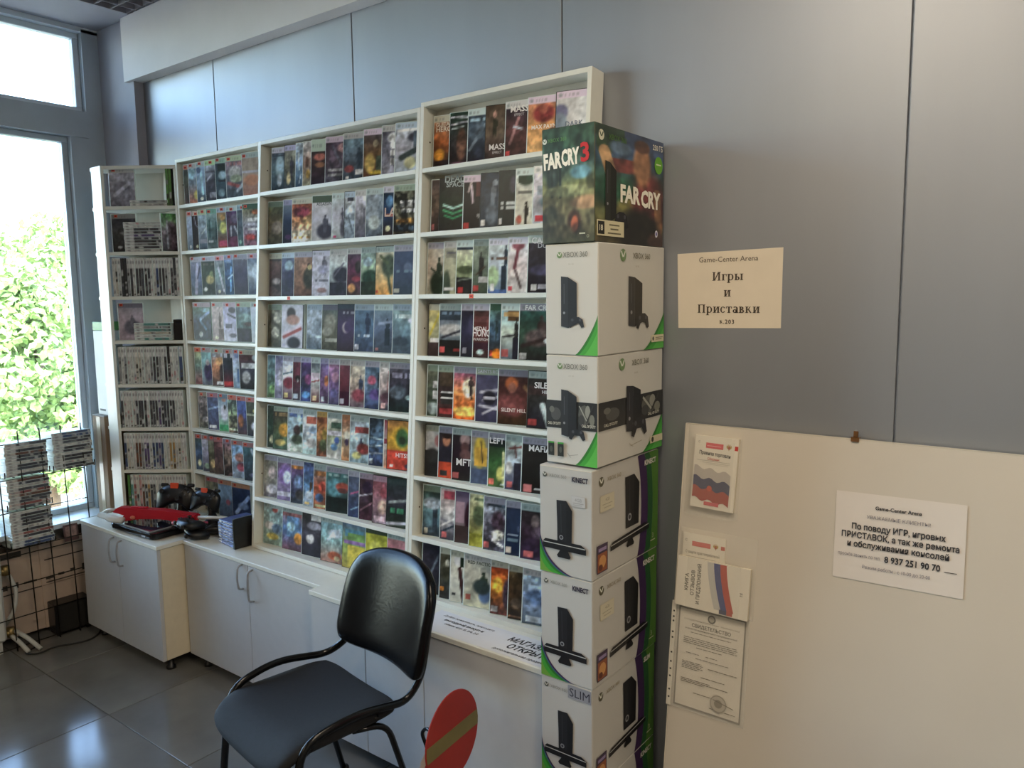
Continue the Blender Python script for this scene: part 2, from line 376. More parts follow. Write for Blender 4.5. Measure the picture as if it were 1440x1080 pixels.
struct(box('wall_left_solid' if False else 'wall_side', WX0, WX1, YB, -1.0, .54, ZC+.3, M_wallp))  # unseen solid stretch, put in place of glazing to cut the daylight
# ================================================================== OUTSIDE (the shop is one storey up)
GZ = -3.6
struct(box('ground', -60, XW-.3, -40, 60, GZ-.2, GZ, mat('pale_paving', 'b8b2a6', .9, noise=(.8, .12), bump=(20, .1))))
def tree(name, x, y, crown, n, seed, label):
    t = empty(name, (x, y, GZ)); tag(t, label, 'tree', 'trees outside the window')
    r = np.random.RandomState(seed); bm = bmesh.new()
    addtube(bm, [(0, 0, 0), (.05, .05, 1.5), (0, .1, 3.2), (.1, 0, 4.6)], [.2, .16, .12, .05], 8)
    for k in range(7):
        a = k*.9; addtube(bm, [(0, 0, 2+.3*k), (.6*math.cos(a), .6*math.sin(a), 2.8+.35*k), (1.3*math.cos(a), 1.3*math.sin(a), 3.3+.35*k)], [.08, .05, .02], 6)
    fin('trunk', bm, mat('tree_bark', '5b4a3a', .9, noise=(8, .3)), t, True)
    # leaf cards gathered in clumps
    cl = [(c+r.normal(0, s, 3)*0, s) for c, s in crown]; V = []; F = []
    for c, s in cl:
        k = int(n*s*s); d = r.normal(0, 1, (k, 3)); d /= np.linalg.norm(d, axis=1)[:, None]; p = np.array(c)+d*(s*r.uniform(.55, 1.0, (k, 1)))
        a = r.normal(0, 1, (k, 3)); a /= np.linalg.norm(a, axis=1)[:, None]; b = np.cross(a, r.normal(0, 1, (k, 3))); b /= np.linalg.norm(b, axis=1)[:, None]; sz = r.uniform(.06, .1, (k, 1))
        for i in range(k):
            j = len(V); V += [tuple(p[i]-a[i]*sz[i]), tuple(p[i]+b[i]*sz[i]*.55), tuple(p[i]+a[i]*sz[i]), tuple(p[i]-b[i]*sz[i]*.55)]; F.append((j, j+1, j+2, j+3))
    me = bpy.data.meshes.new('foliage'); me.from_pydata(V, [], F)
    f = link('foliage', me, mat('leaves', '86a05e', .6, noise=(1.6, .3)), t); f['kind'] = 'stuff'
def crownpts(seed, h0, h1, rad, k):
    r = np.random.RandomState(seed); out = []
    for i in range(k):
        a, q = r.uniform(0, 2*PI), r.uniform(.2, 1); z = r.uniform(h0, h1); w = rad*(1-.5*abs((z-h0)/(h1-h0)-.4)); out.append((np.array([q*w*math.cos(a), q*w*math.sin(a), z]), r.uniform(.5, .9)))
    return out
tree('leafy_tree', -14.3, 5.55, crownpts(3, 2.6, 6.3, 1.9, 38), 1500, 5, 'sunlit leafy tree just outside the window')
tree('leafy_tree', -18.5, 6.2, crownpts(8, 2.4, 6.4, 2.3, 30), 1000, 9, 'paler tree behind the leafy one outside the window')
bl = tag(empty('brick_wall', (-26, 11.2, GZ)), 'low red brick wall beyond the trees outside the window', 'wall')
box('brickwork', -.15, .15, -1.2, 1.6, 0, 1.5, mat('red_brick', 'a4573f', .9, noise=(6, .15)), bl); box('coping', -.2, .2, -1.25, 1.65, 1.5, 1.58, mat('grey_coping', '8f8a84', .8, noise=(5, .1)), bl)
c = tag(empty('parked_car', (-20.2, 8.6, GZ), 1.2), 'white car parked on the paving below the window', 'car')
bm = bmesh.new(); addprism(bm, [(-2.1, .3), (-2.15, .75), (-1.3, .85), (-.75, 1.38), (.75, 1.42), (1.45, .92), (2.1, .82), (2.15, .35)], -.85, .85); o = fin('body', bm, mat('white_car_paint', 'e6e8ea', .25, coat=1, noise=(3, .02)), c); o.rotation_euler = (PI/2, 0, 0)
for s in (-1, 1):
    bm = bmesh.new(); addprism(bm, [(-1.15, .88), (-.68, 1.3), (.68, 1.34), (1.25, .93)], s*.862-.01, s*.862+.01); o = fin('side_window', bm, mat('car_glass', '2b3238', .08, noise=(4, .1)), c); o.rotation_euler = (PI/2, 0, 0)
    for wx in (-1.35, 1.35):
        bm = bmesh.new(); addlathe(bm, [(.2, -.1), (.32, -.1), (.32, .1), (.2, .1)], 16); o = fin('wheel', bm, M_rubber, c); o.rotation_euler = (PI/2, 0, 0); o.location = (wx, s*.8, .32)
    box('tail_lamp', 2.12, 2.16, s*.62-.16, s*.62+.16, .6, .76, mat('red_lamp', 'a01812', .2, noise=(5, .05)), c)
# game covers per rack and shelf: (shelf height, depth, fan angle, [(x, look, print, lettering)])
COVERS = {
('C',0):(1.5656,0.0320,0.1609,[
(-1.962, 'orange brown cover with pale block lettering', 'g:b86/a52/432;n:25;e:.35,.75,.3,.12,e92;r:0,.85,1,1,322;h:ccb', [('GUITAR', 0.21, 0.17, 'e8dcc8'), ('HERO', 0.31, 0.22, 'e8dcc8')]),
(-1.885, 'dark green cover with painted shiny-wrap glare', 'g:243/333/211;n:30;e:.6,.6,.25,.3,643;l:.05,.22,.95,.18,.02,dde;l:.05,.08,.95,.1,.03,eef;l:.1,.3,.7,.27,.012,bcc;r:0,.93,1,1,645'),  # pale lines are the wrap's glare painted into the print
(-1.8, 'deep teal cover with light streak', 'g:345/456/223;n:25;l:.1,.75,.9,.3,.09,89a;e:.6,.4,.25,.18,567;h:cdd;t:.2,.05,9bc;r:0,.9,1,1,223'),
(-1.721, 'brown cover with standing figure and low title', 'g:543/654/322;n:22;p:.42,.2,.26,332;e:.42,.17,.08,.07,b87', [('MASS', 0.8, 0.24, 'e0dcd8'), ('EFFECT', 0.87, 0.1, 'b8b4b0')]),
(-1.635, 'dark red cover titled across the top', 'g:223/533/422;n:25;l:.2,.75,.55,.3,.07,a77;l:.35,.45,.7,.5,.03,abc;h:ccc;r:.05,.88,.2,.97,d44', [('MASS', 0.2, 0.25, 'e4e2de'), ('EFFECT', 0.27, 0.1, 'b8b8b8')]),
(-1.543, 'orange cover with red man and pale header', 'g:d86/d95/da6;n:22;e:.5,.3,.35,.16,933;e:.5,.22,.15,.09,a54;h:dcd;r:.88,.02,1,.2,364;e:.8,.75,.2,.2,643', [('MAX PAYNE', 0.56, 0.16, 'efe8e0')]),
(-1.424, 'white cover with small blue knight', 'g:ccc/ccc/bbb;n:14;e:.12,.35,.2,.14,668;e:.1,.55,.2,.2,789;h:dcd;r:.85,.02,1,.18,475', [('DARK', 0.6, 0.2, '667080'), ('SOULS', 0.69, 0.15, '667080')]),
]),
('C',1):(1.3370,0.0212,0.2443,[
(-1.954, 'narrow brown cover half hidden by its neighbour', 'g:433/654/322;n:30;r:.05,.86,.3,.96,a55'),
(-1.914, 'charcoal cover with three green glowing chevrons', 'g:333/232/222;n:16;l:.15,.5,.5,.57,.02,bfe;l:.5,.57,.88,.5,.02,bfe;l:.15,.6,.5,.67,.018,4b7;l:.5,.67,.88,.6,.018,4b7;l:.2,.7,.5,.76,.014,3a6;l:.5,.76,.82,.7,.014,3a6;r:.9,.02,1,.12,465', [('DEAD', 0.08, 0.28, 'a8b4b4'), ('SPACE', 0.17, 0.22, 'a8b4b4')]),
(-1.802, 'black cover with slanted white tie and red side', 'g:222/222/111;n:14;r:.62,.08,.95,.4,633;l:.4,.2,.48,.5,.06,dcd;l:.4,.1,.25,.3,.06,cbb;e:.8,.75,.1,.04,aaa;h:dcd;r:.05,.88,.28,.98,c33'),
(-1.724, 'slate cover with pale leaning statue', 'g:234/345/234;n:20;p:.6,.2,.3,678;e:.7,.18,.12,.06,789;e:.55,.75,.3,.2,567;r:.06,.86,.2,.96,ddd'),
(-1.645, 'black teal cover with two white title lines', 'g:233/122/122;n:16;e:.75,.25,.2,.15,445;t:.58,.05,ced4d4;t:.66,.05,ced4d4;r:.06,.86,.2,.96,bbb'),
(-1.574, 'white cover with black rider below green top', 'g:cdd/ccb/ddc;n:16;r:.1,.12,.8,.25,243;e:.5,.2,.4,.1,243;p:.55,.62,.28,111;e:.2,.9,.15,.08,b54;t:.42,.06,555a55;h:cdd'),
(-1.502, 'pale cover with blue figures and red badge', 'g:dde/ccd/abc;n:18;r:.1,.35,.9,.5,9ab;e:.5,.62,.35,.12,689;r:.05,.86,.3,.97,c34;h:eee'),
]),
('C',2):(1.1143,0.0261,0.2062,[
(-1.968, 'beige cover with dark green soldier', 'g:bba/cba/998;n:16;p:.62,.33,.34,343;e:.55,.8,.4,.25,232;l:.2,.5,.7,.65,.05,343;h:aab'),
(-1.889, 'beige cover with grey column lettering', 'g:bba/bb9/aa8;n:14;r:.1,.18,.9,.3,998;r:.2,.2,.8,.22,667;e:.2,.85,.3,.3,454;r:.05,.87,.7,.93,ddd;h:bbb'),
(-1.829, 'sand cover with dark green car and red badge', 'g:ddc/bc9/453;n:20;r:0,.1,1,.18,345;e:.5,.55,.5,.08,564;r:0,.68,1,1,222;l:.1,.75,.9,.7,.02,898;r:.1,.88,.35,.98,c33;h:cdd'),
(-1.753, 'grey green cover with soldier holding rifle', 'g:898/787/454;n:20;p:.45,.27,.32,333;l:.2,.65,.7,.5,.04,543;r:.3,.7,.9,.8,bbb;r:.05,.85,.3,.97,c44;h:899'),
(-1.683, 'light blue cover with standing man and brown title', 'g:dee/bcd/68a;n:18;p:.8,.15,.26,234;r:.6,.5,.85,.95,234;e:.2,.7,.3,.2,ac9;r:0,.93,1,1,46a;h:dde;t:.36,.07,6a4a3c;r:.08,.82,.28,.95,ddd'),
(-1.6, 'white cover with reddish brown running figure', 'g:cde/dcc/ccc;n:18;l:.45,.2,.3,.55,.1,734;e:.45,.15,.3,.08,845;l:.35,.6,.6,.9,.08,655;h:dde;r:.05,.87,.25,.97,d45'),
(-1.517, 'navy cover with white title at top', 'g:223/334/112;n:20;e:.5,.6,.5,.1,446;r:.1,.86,.25,.95,ddd;r:.3,.84,.5,.92,ccd;h:bcc', [('CALL OF', 0.14, 0.24, 'd8dce2'), ('DUTY', 0.22, 0.2, 'aab0ba')]),
]),
('C',3):(0.8927,0.0217,0.2405,[
(-1.95, 'yellow cover with slanted white stripe', 'g:cb6/cc9/443;n:18;l:.1,.6,.9,.15,.12,dc4;r:0,.75,1,1,433;r:.1,.66,.9,.75,eee;h:bba'),
(-1.897, 'navy cover with pale sky and two aircraft', 'g:234/9ab/233;n:18;r:0,.1,1,.3,345;t:.18,.07,79b;e:.5,.5,.6,.12,ccc;l:.1,.65,.9,.5,.04,334;r:0,.68,1,1,222;r:.03,.83,.22,.93,e55;r:.6,.86,.9,.9,a33;h:9aa'),
(-1.795, 'dark indigo cover with faint purple glow', 'g:223/335/223;n:16;e:.8,.4,.3,.2,446;r:.1,.83,.45,.94,99a;h:aab'),
(-1.738, 'maroon cover with bold white middle lettering', 'g:433/733/322;n:20;r:0,.22,1,.35,744;e:.4,.1,.3,.06,211;h:bbc;e:.4,.9,.2,.05,bdd;r:0,.72,1,.84,423', [('MEDAL OF', 0.5, 0.18, 'e6e0e0'), ('HONOR', 0.6, 0.3, 'ece6e6'), ('WARFIGHTER', 0.68, 0.12, 'd0c8c8')]),
(-1.667, 'blue green cover with orange flame at foot', 'g:465/468/333;n:30;p:.5,.35,.25,233;e:.6,.92,.4,.1,e71;r:.05,.84,.3,.97,d43;h:354'),
(-1.616, 'sky blue cover with orange badge and black figure', 'g:7bd/cdc/678;n:18;r:.3,.12,.95,.3,642;p:.75,.3,.26,222;l:.1,.6,.9,.55,.06,333;r:.6,.6,.9,1,223;r:.05,.82,.35,.97,d66;t:.2,.08,e8b060;h:cdd'),
(-1.54, 'dark teal cover with seated man and white title', 'g:255/354/222;n:24;p:.6,.25,.3,433;e:.55,.6,.4,.16,655;l:.1,.75,.8,.6,.06,322;e:.8,.65,.12,.05,cdd;r:.03,.88,.2,.98,bbb;h:99a', [('FAR CRY', 0.12, 0.2, 'e6eaea')]),
]),
('C',4):(0.6720,0.0220,0.2382,[
(-1.948, 'grey green cover with white street letters', 'g:665/565/343;n:26;r:.4,.3,.95,.45,ccc;r:.4,.5,.9,.65,ddd;e:.5,.85,.5,.12,9aa;h:898'),
(-1.896, 'dark brown cover with framed white blocks', 'g:322/433/422;n:22;r:.1,.12,.9,.4,543;r:.15,.5,.95,.75,ddd;r:.2,.52,.9,.62,222;r:.2,.64,.9,.73,333;r:.1,.82,.9,.92,a33;h:9a9'),
(-1.821, 'purple and flame cover with man in white suit', 'g:848/e84/d51;n:30;e:.6,.4,.25,.2,edb;p:.68,.2,.25,433;l:.68,.35,.72,.6,.03,222;e:.5,.85,.5,.1,fc5;h:99a'),
(-1.718, 'blue grey cover with white swirling emblem', 'g:446/557/335;n:14;l:.2,.45,.85,.4,.06,ccd;l:.3,.6,.9,.52,.05,ccd;l:.15,.7,.9,.75,.05,ccd;l:.3,.85,.95,.68,.04,ccd;e:.55,.55,.28,.14,223;l:.35,.55,.75,.55,.05,dde;h:9a9', [('SAINTS ROW', 0.1, 0.14, 'c4c8d4')]),
(-1.62, 'brown cover with red haired head and low title', 'g:322/633/321;n:20;e:.4,.25,.2,.12,c63;e:.42,.33,.13,.1,a65;e:.4,.65,.45,.2,844;l:.8,.3,.95,.4,.06,864;h:889', [('SILENT HILL', 0.76, 0.15, 'e4d8d4')]),
(-1.495, 'black and white cover with pale title band', 'g:333/333/223;n:24;r:0,.25,1,.42,433;e:.7,.8,.2,.2,9ab;l:.4,.6,.6,.95,.1,cdd;r:.03,.84,.25,.95,c44;h:9aa', [('SILENT', 0.3, 0.24, 'eeeeee'), ('HILL', 0.39, 0.13, 'dddddd')]),
]),
('C',5):(0.4523,0.0281,0.1906,[
(-1.954, 'cover white above and black coat below', 'g:bbb/aaa/222;n:14;r:0,.5,1,1,222;e:.85,.3,.25,.12,a66;e:.5,.6,.5,.15,333;h:998'),
(-1.889, 'black and red cover with bearded man', 'g:222/323/c32;n:16;e:.5,.25,.26,.13,b75;e:.5,.18,.28,.06,211;r:0,.4,1,.68,223;r:0,.68,1,1,d42;r:.1,.85,.6,.95,333;h:889'),
(-1.823, 'black cover with pinkish grey mask', 'g:222/212/222;n:16;e:.6,.2,.25,.13,a88;e:.6,.35,.2,.1,533;e:.65,.5,.3,.1,644;r:.05,.86,.3,.97,d66;h:9aa', [('MFT', 0.7, 0.3, 'e6e6e6')]),
(-1.735, 'grey blue cover with large yellow coat', 'g:987/788/345;n:16;e:.45,.4,.33,.3,db3;r:.15,.3,.8,.65,da3;l:.5,.2,.6,.6,.03,543;r:0,.72,1,1,457;h:99a'),
(-1.657, 'green cover with black top and hand', 'g:222/363/463;n:20;r:0,.1,1,.27,122;e:.65,.75,.2,.14,cc6;l:.8,.35,.85,.95,.08,dd9;r:.05,.86,.3,.97,d65;r:.7,.92,.95,.97,bcc;h:99a', [('LEFT 4', 0.2, 0.24, 'e6e6e6')]),
(-1.584, 'pale blue cover with red palm and dark towers', 'g:9a9/abc/335;n:26;l:.2,.25,.9,.2,.06,733;l:.5,.2,.6,.4,.05,633;r:.5,.5,1,1,223;e:.2,.6,.2,.12,ddd;r:.08,.84,.4,.96,d66;h:9aa'),
(-1.514, 'black cover with heavy white title', 'g:222/222/111;n:12;e:.8,.5,.15,.2,433;r:.05,.86,.3,.98,d77;r:.35,.9,.6,.94,ccc;h:99a', [('MAFIA', 0.25, 0.25, 'e6e8e8')]),
]),
('C',6):(0.2297,0.0279,0.1929,[
(-1.958, 'dark cover with blue castle tower', 'g:232/69a/345;n:30;r:.5,.45,.75,1,345;e:.6,.42,.12,.08,345;e:.5,.35,.5,.12,9ab;r:.08,.84,.25,.95,ccb;h:787'),
(-1.871, 'white and red cover with slanted lines', 'g:b99/ccc/445;n:24;r:.2,.05,.95,.2,b45;l:0,.6,1,.7,.08,889;l:0,.75,1,.55,.05,ddd;l:.1,.85,.8,.72,.07,234;r:.1,.86,.4,.97,d66'),
(-1.801, 'mauve cover with dark folded shape', 'g:546/989/432;n:10;r:.05,.2,.6,.6,a89;e:.8,.5,.2,.3,312;r:0,.66,1,1,433'),
(-1.734, 'yellow green cover with hill', 'g:cc9/996/bb3;n:24;e:.6,.4,.4,.2,564;r:0,.75,1,1,aa3;t:.1,.06,675'),
(-1.669, 'grey blue cover with tangled white creature', 'g:89a/667/445;n:40;e:.6,.45,.3,.2,434;e:.6,.7,.25,.1,ddc;l:.4,.8,.8,.9,.06,ddd;t:.14,.06,345;h:99a;r:.05,.84,.25,.96,d66'),
(-1.573, 'navy cover with small pale title', 'g:235/235/124;n:14;t:.62,.04,9ab;t:.72,.04,79a;e:.8,.5,.1,.06,457;r:.08,.84,.4,.96,dcb;h:99a'),
(-1.509, 'black cover with pale busts', 'g:222/323/324;n:26;e:.4,.3,.12,.12,766;e:.8,.25,.12,.1,9aa;e:.6,.5,.3,.12,545;r:.1,.84,.35,.95,d66;h:9aa'),
]),
('C',7):(0.0160,0.0219,0.2389,[
(-1.947, 'dark cover partly behind the chair back', 'g:334/334/222;n:22;l:.4,.6,.8,.2,.05,678'),
(-1.86, 'grey cover with pale man and orange badge', 'g:443/554/222;n:24;e:.6,.3,.18,.08,bba;e:.55,.5,.35,.16,443;r:.1,.76,.4,.86,e82;h:bba'),
(-1.809, 'white cover with black slanted robe', 'g:ccb/ddc/ccb;n:12;l:.6,.35,.9,1,.2,422;e:.5,.2,.3,.1,ddd;r:.6,.12,1,.3,232;r:.1,.82,.4,.88,333;h:bba'),
(-1.745, 'cream cover with dark soldier and tall title', 'g:ccb/bba/cca;n:16;p:.65,.35,.3,343;e:.7,.75,.2,.16,57a;e:.6,.6,.3,.15,344;r:.05,.78,.25,.88,b54;h:bbb', [('RED FACTION', 0.19, 0.14, '4c5248')]),
(-1.624, 'fiery orange red cover', 'g:c32/e82/633;n:34;e:.35,.45,.25,.15,fb3;e:.85,.6,.25,.3,434;r:.05,.86,.35,.97,ddd;h:bba'),
(-1.547, 'brown black cover with dim figures', 'g:653/432/321;n:30;e:.5,.7,.35,.1,654;r:.05,.92,.9,.97,a75;h:aa9'),
(-1.487, 'pale sky cover with blue splash', 'g:bde/9be/345;n:28;e:.4,.5,.35,.14,57a;e:.75,.6,.2,.25,334;r:.1,.85,.8,.97,9ab;h:bbb'),
]),
('B',0):(1.5656,0.0212,0.2443,[
(-2.904, 'dark cover with pale blue ghostly shape', 'g:334/689/234;n:18;e:.5,.45,.25,.3,9bc;e:.5,.75,.15,.15,bcd;r:0,.17,1,.2,345;h:ccd'),
(-2.814, 'cream cover with dark armoured figure', 'g:bba/665/345;n:26;p:.5,.3,.3,445;e:.3,.75,.15,.15,cb8;h:bbd'),
(-2.739, 'narrow light blue cover with white streaks', 'g:bcd/79b/357;n:26;l:.3,.2,.4,.6,.06,dee;l:.6,.7,.4,.9,.05,bcd'),
(-2.691, 'narrow cream cover with yellow spot', 'g:ccc/976/bb9;n:26;e:.5,.72,.2,.1,da4;e:.4,.45,.2,.12,643'),
(-2.637, 'dark maroon cover under tall pale green header', 'g:322/433/323;n:20;e:.5,.38,.35,.08,b65;e:.5,.55,.3,.06,964;h:bcb,.26;l:0,.13,1,.13,.01,455'),
(-2.547, 'dark purple cover with white low lettering', 'g:434/656/445;n:28;e:.8,.25,.25,.1,b88;l:.3,.2,.7,.55,.06,667;t:.72,.06,bbb;t:.82,.05,aaa;h:cbc'),
(-2.439, 'teal cover with armoured man and red spot', 'g:689/567/345;n:24;p:.65,.35,.28,345;e:.25,.75,.2,.08,944;r:.5,.78,1,.88,bbb;h:bbb;r:.85,.02,1,.2,576;r:.1,.9,.25,.97,ddd'),
(-2.321, 'dark cover with golden torch figure', 'g:445/753/532;n:22;e:.55,.3,.12,.08,ba8;e:.3,.7,.25,.2,ca5;e:.6,.9,.35,.04,db3;r:.6,.55,.95,.85,454;h:dcd'),
(-2.219, 'black and white cover of stacked letters', 'g:556/667/889;n:30;e:.6,.25,.3,.1,ccc;e:.7,.4,.25,.08,ddd;r:.5,.5,1,.6,ccc;r:.5,.66,.9,.8,bbb;l:.6,.5,.6,.8,.02,333;l:.75,.5,.75,.8,.02,333;h:bbb'),
(-2.137, 'pale cover with dark diving figure', 'g:bcd/bbc/9ab;n:20;e:.7,.3,.3,.1,445;l:.2,.7,.7,.55,.12,344;e:.5,.8,.2,.12,cc9;r:.6,.1,1,.5,567;l:.1,.16,.9,.14,.03,fff;h:bcd'),
]),
('B',1):(1.3370,0.0248,0.2168,[
(-2.928, 'olive dark cover with bronze face', 'g:564/653/443;n:24;e:.5,.6,.3,.16,987;h:676'),
(-2.822, 'plain navy cover', 'g:89a/235/223;n:12;e:.5,.85,.3,.06,536;h:99b'),
(-2.761, 'red orange comic cover with white base', 'g:a43/c85/ddc;n:36;e:.4,.3,.35,.12,834;e:.7,.5,.25,.1,eb7;r:0,.72,1,.85,cb9;t:.88,.07,b84;h:ccb'),
(-2.628, 'white cover with hooded dark crowd', 'g:ddd/ccd/ccc;n:12;e:.55,.78,.35,.18,445;p:.55,.45,.25,556;h:565,.14', [('ASSASSIN', 0.22, 0.16, '6a6e74')]),
(-2.503, 'white cover with grey lone figure', 'g:cdd/bbc/bcc;n:18;p:.7,.35,.22,556;e:.75,.75,.2,.2,667;r:.1,.9,.3,.97,c47;h:cdd'),
(-2.428, 'pale blue cover with dark tall ruins', 'g:ccc/9ab/789;n:28;l:.3,.5,.7,.9,.08,567;r:.2,.12,.7,.2,445;h:bcd'),
(-2.365, 'pale grey cover with small white hood', 'g:ccd/aab/556;n:22;p:.7,.4,.26,778;h:ccc'),
(-2.302, 'blue grey cover with pale cloak', 'g:9ab/9ab/567;n:22;p:.7,.3,.3,789;e:.4,.7,.3,.15,bcc;h:bcc'),
(-2.207, 'dark blue cover with red lettering', 'g:234/247/322;n:20;e:.5,.3,.3,.12,58b;r:.2,.55,.9,.62,b65;e:.4,.85,.2,.06,eeb;h:ccd', [('LA', 0.6, 0.4, 'd8c0b0')]),
(-2.15, 'dark mosaic cover with white title and orange strip', 'g:554/665/764;n:60;r:.2,.3,.95,.44,ddd;r:.25,.46,.9,.56,ccc;l:.4,.3,.4,.56,.02,222;l:.65,.3,.65,.56,.02,222;e:.5,.72,.5,.05,d94;r:0,.8,1,.92,345;h:9a9'),
]),
('B',2):(1.1143,0.0331,0.1528,[
(-2.923, 'dull red brown cover', 'g:865/533/544;n:24;e:.5,.65,.3,.08,a99;r:0,.12,1,.17,433;h:bba'),
(-2.835, 'dark blue cover with pale round face', 'g:568/446/334;n:20;e:.5,.3,.3,.12,9bc;e:.6,.6,.3,.2,335;h:bcd'),
(-2.75, 'orange brown cover with dark fighter', 'g:976/a75/643;n:22;p:.7,.3,.3,433;e:.7,.6,.25,.25,443;e:.75,.35,.1,.06,cb7;h:aab'),
(-2.631, 'lavender white cover with pale robed figure', 'g:bbc/ccd/bbc;n:18;p:.6,.15,.28,667;e:.55,.42,.25,.1,aac;t:.66,.07,667;e:.5,.88,.25,.06,977;h:ccd'),
(-2.519, 'pale cover with dark crowd below', 'g:bbb/bcc/334;n:20;e:.6,.55,.45,.18,334;r:0,.72,1,1,334;l:.2,.6,.7,.3,.03,667;h:bbb'),
(-2.413, 'maroon cover with orange figure at foot', 'g:445/735/433;n:24;e:.7,.4,.2,.14,333;e:.3,.85,.25,.1,d95;e:.6,.65,.3,.06,b45;h:bbb'),
(-2.332, 'pale green cover with dark squad', 'g:9bb/aca/232;n:24;e:.4,.3,.3,.1,9bc;e:.55,.62,.5,.16,243;r:0,.72,1,1,232;h:9aa'),
(-2.248, 'orange cover with dark winged hero', 'g:bba/cb8/d94;n:20;e:.55,.4,.3,.24,454;l:.5,.5,.65,.95,.07,454;l:.2,.2,.5,.35,.05,564;r:.02,.9,.12,.96,d43;h:abb'),
(-2.132, 'plain steel blue cover with faint emblem', 'g:457/457/345;n:10;e:.5,.45,.15,.1,679;t:.53,.04,79a;r:.03,.88,.2,.96,bba;h:aab'),
]),
('B',3):(0.8927,0.0363,0.1287,[
(-2.931, 'grey cover with pale faces', 'g:776/554/443;n:30;e:.6,.3,.25,.14,bba;e:.5,.65,.25,.14,aa9;h:787'),
(-2.832, 'white cover with slanted red banner', 'g:ccd/ccd/ccd;n:12;e:.42,.2,.2,.14,322;e:.5,.35,.3,.12,b87;l:.1,.75,.85,.55,.07,a44;l:.1,.68,.85,.48,.03,dcd;e:.55,.88,.3,.14,223;r:.04,.9,.16,.97,bbd;r:.93,0,1,1,221'),  # dark strip at the right paints the shadowed gap beside the case
(-2.661, 'pale teal cover with hazy towers', 'g:9ab/abc/567;n:22;e:.6,.5,.3,.2,89a;t:.72,.06,bcc;h:9ab'),
(-2.564, 'olive grey cover with crouched suit', 'g:566/665/443;n:20;e:.45,.4,.35,.2,887;e:.3,.6,.3,.1,998;t:.78,.09,aa9;h:667'),
(-2.467, 'deep purple cover with thin moon', 'g:334/436/323;n:12;t:.18,.07,99a;e:.45,.5,.2,.12,cbb;e:.53,.49,.18,.12,436;r:0,0,1,.1,345'),
(-2.365, 'steel blue cover with spiked helm', 'g:579/468/346;n:20;p:.6,.22,.3,235;t:.66,.05,bcd;r:.03,.86,.2,.96,ccd;h:9ab'),
(-2.253, 'blue grey cover with distant dark man', 'g:79a/568/345;n:16;p:.55,.32,.2,234;r:.46,.5,.66,.85,234;l:.2,.4,.8,.35,.04,89b;r:.05,.9,.2,.97,a66;h:bcc'),
(-2.132, 'teal cover with white standing figure', 'g:8aa/689/345;n:20;l:.7,.35,.75,.9,.1,cdd;e:.7,.32,.15,.06,dde;t:.24,.08,cdd;e:.3,.75,.3,.1,345;h:9ab'),
]),
('B',4):(0.6720,0.0230,0.2304,[
(-2.908, 'narrow green blue cover', 'g:578/577/574;n:30;e:.5,.8,.3,.1,7a6'),
(-2.853, 'pale violet cover with white haze', 'g:88b/aac/779;n:24;e:.6,.5,.3,.25,ccd'),
(-2.799, 'cover with white top and red car', 'g:bcd/dde/534;n:22;l:0,.42,1,.34,.06,467;e:.5,.62,.5,.14,834;r:.1,.85,.4,.95,ed8;h:aab'),
(-2.731, 'dark red cover with black bonnet', 'g:634/734/334;n:22;e:.5,.5,.25,.08,222;e:.5,.55,.1,.04,ddd;r:.05,.86,.5,.95,abc;h:99a'),
(-2.678, 'violet blue cover with pink glow', 'g:538/446/348;n:26;e:.6,.5,.3,.12,a59;e:.4,.85,.35,.08,59d;h:aac'),
(-2.609, 'white over red split cover', 'g:345/cdd/633;n:20;r:0,.35,1,.5,dcd;l:0,.55,1,.48,.06,933;r:.1,.86,.5,.96,ec9;h:bcc'),
(-2.553, 'blue purple cover with orange figure', 'g:558/758/546;n:28;e:.6,.5,.2,.12,c74;r:.1,.86,.4,.95,bcd;h:99b'),
(-2.498, 'rosy purple cover', 'g:a79/86a/446;n:26;e:.5,.4,.3,.12,b8a;e:.4,.75,.3,.1,66a;h:aab'),
(-2.432, 'dark crimson cover', 'g:745/734/413;n:14;r:0,.7,1,1,413;r:.05,.86,.35,.96,bbc;h:aaa'),
(-2.369, 'beige cover with blue rider and red foot', 'g:bba/cba/656;n:26;p:.6,.35,.28,457;e:.5,.75,.4,.14,945;h:bbb'),
(-2.283, 'teal cover with red blast', 'g:579/68a/347;n:26;e:.4,.4,.25,.1,d68;p:.8,.25,.22,345;e:.6,.7,.35,.12,548;h:aab'),
(-2.2, 'whitish pink cover with dark city', 'g:ccc/baa/445;n:24;l:.6,.2,.5,.7,.06,a77;e:.5,.75,.45,.12,645;r:.1,.86,.4,.95,ebb;h:bbb'),
(-2.129, 'black cover with teal title', 'g:556/334/122;n:26;t:.25,.1,99b;e:.3,.6,.3,.14,567;e:.75,.7,.2,.06,9bb;h:99a'),
]),
('B',5):(0.4523,0.0212,0.2443,[
(-2.899, 'narrow dark green cover', 'g:343/354/343;n:26;e:.6,.8,.3,.1,dda'),
(-2.857, 'black topped cover with yellow ball', 'g:322/564/465;n:24;t:.2,.08,a85;e:.6,.55,.3,.16,ea3;e:.4,.85,.3,.08,cb6;h:9a9'),
(-2.756, 'light blue cover with round dark figures', 'g:bde/9bc/bcb;n:26;t:.16,.09,46b;e:.5,.5,.2,.12,433;e:.75,.45,.12,.1,343;e:.5,.72,.3,.12,454;h:bcd'),
(-2.654, 'white cover with red top logo', 'g:cdd/cde/9bb;n:26;r:.2,.14,.9,.3,a54;e:.6,.45,.25,.08,9bd;e:.5,.75,.3,.12,aaa;h:abb'),
(-2.564, 'orange brown cover with green creature', 'g:b63/a74/743;n:30;r:0,.1,1,.25,953;e:.6,.5,.2,.12,ca4;e:.5,.75,.3,.14,564;h:b95'),
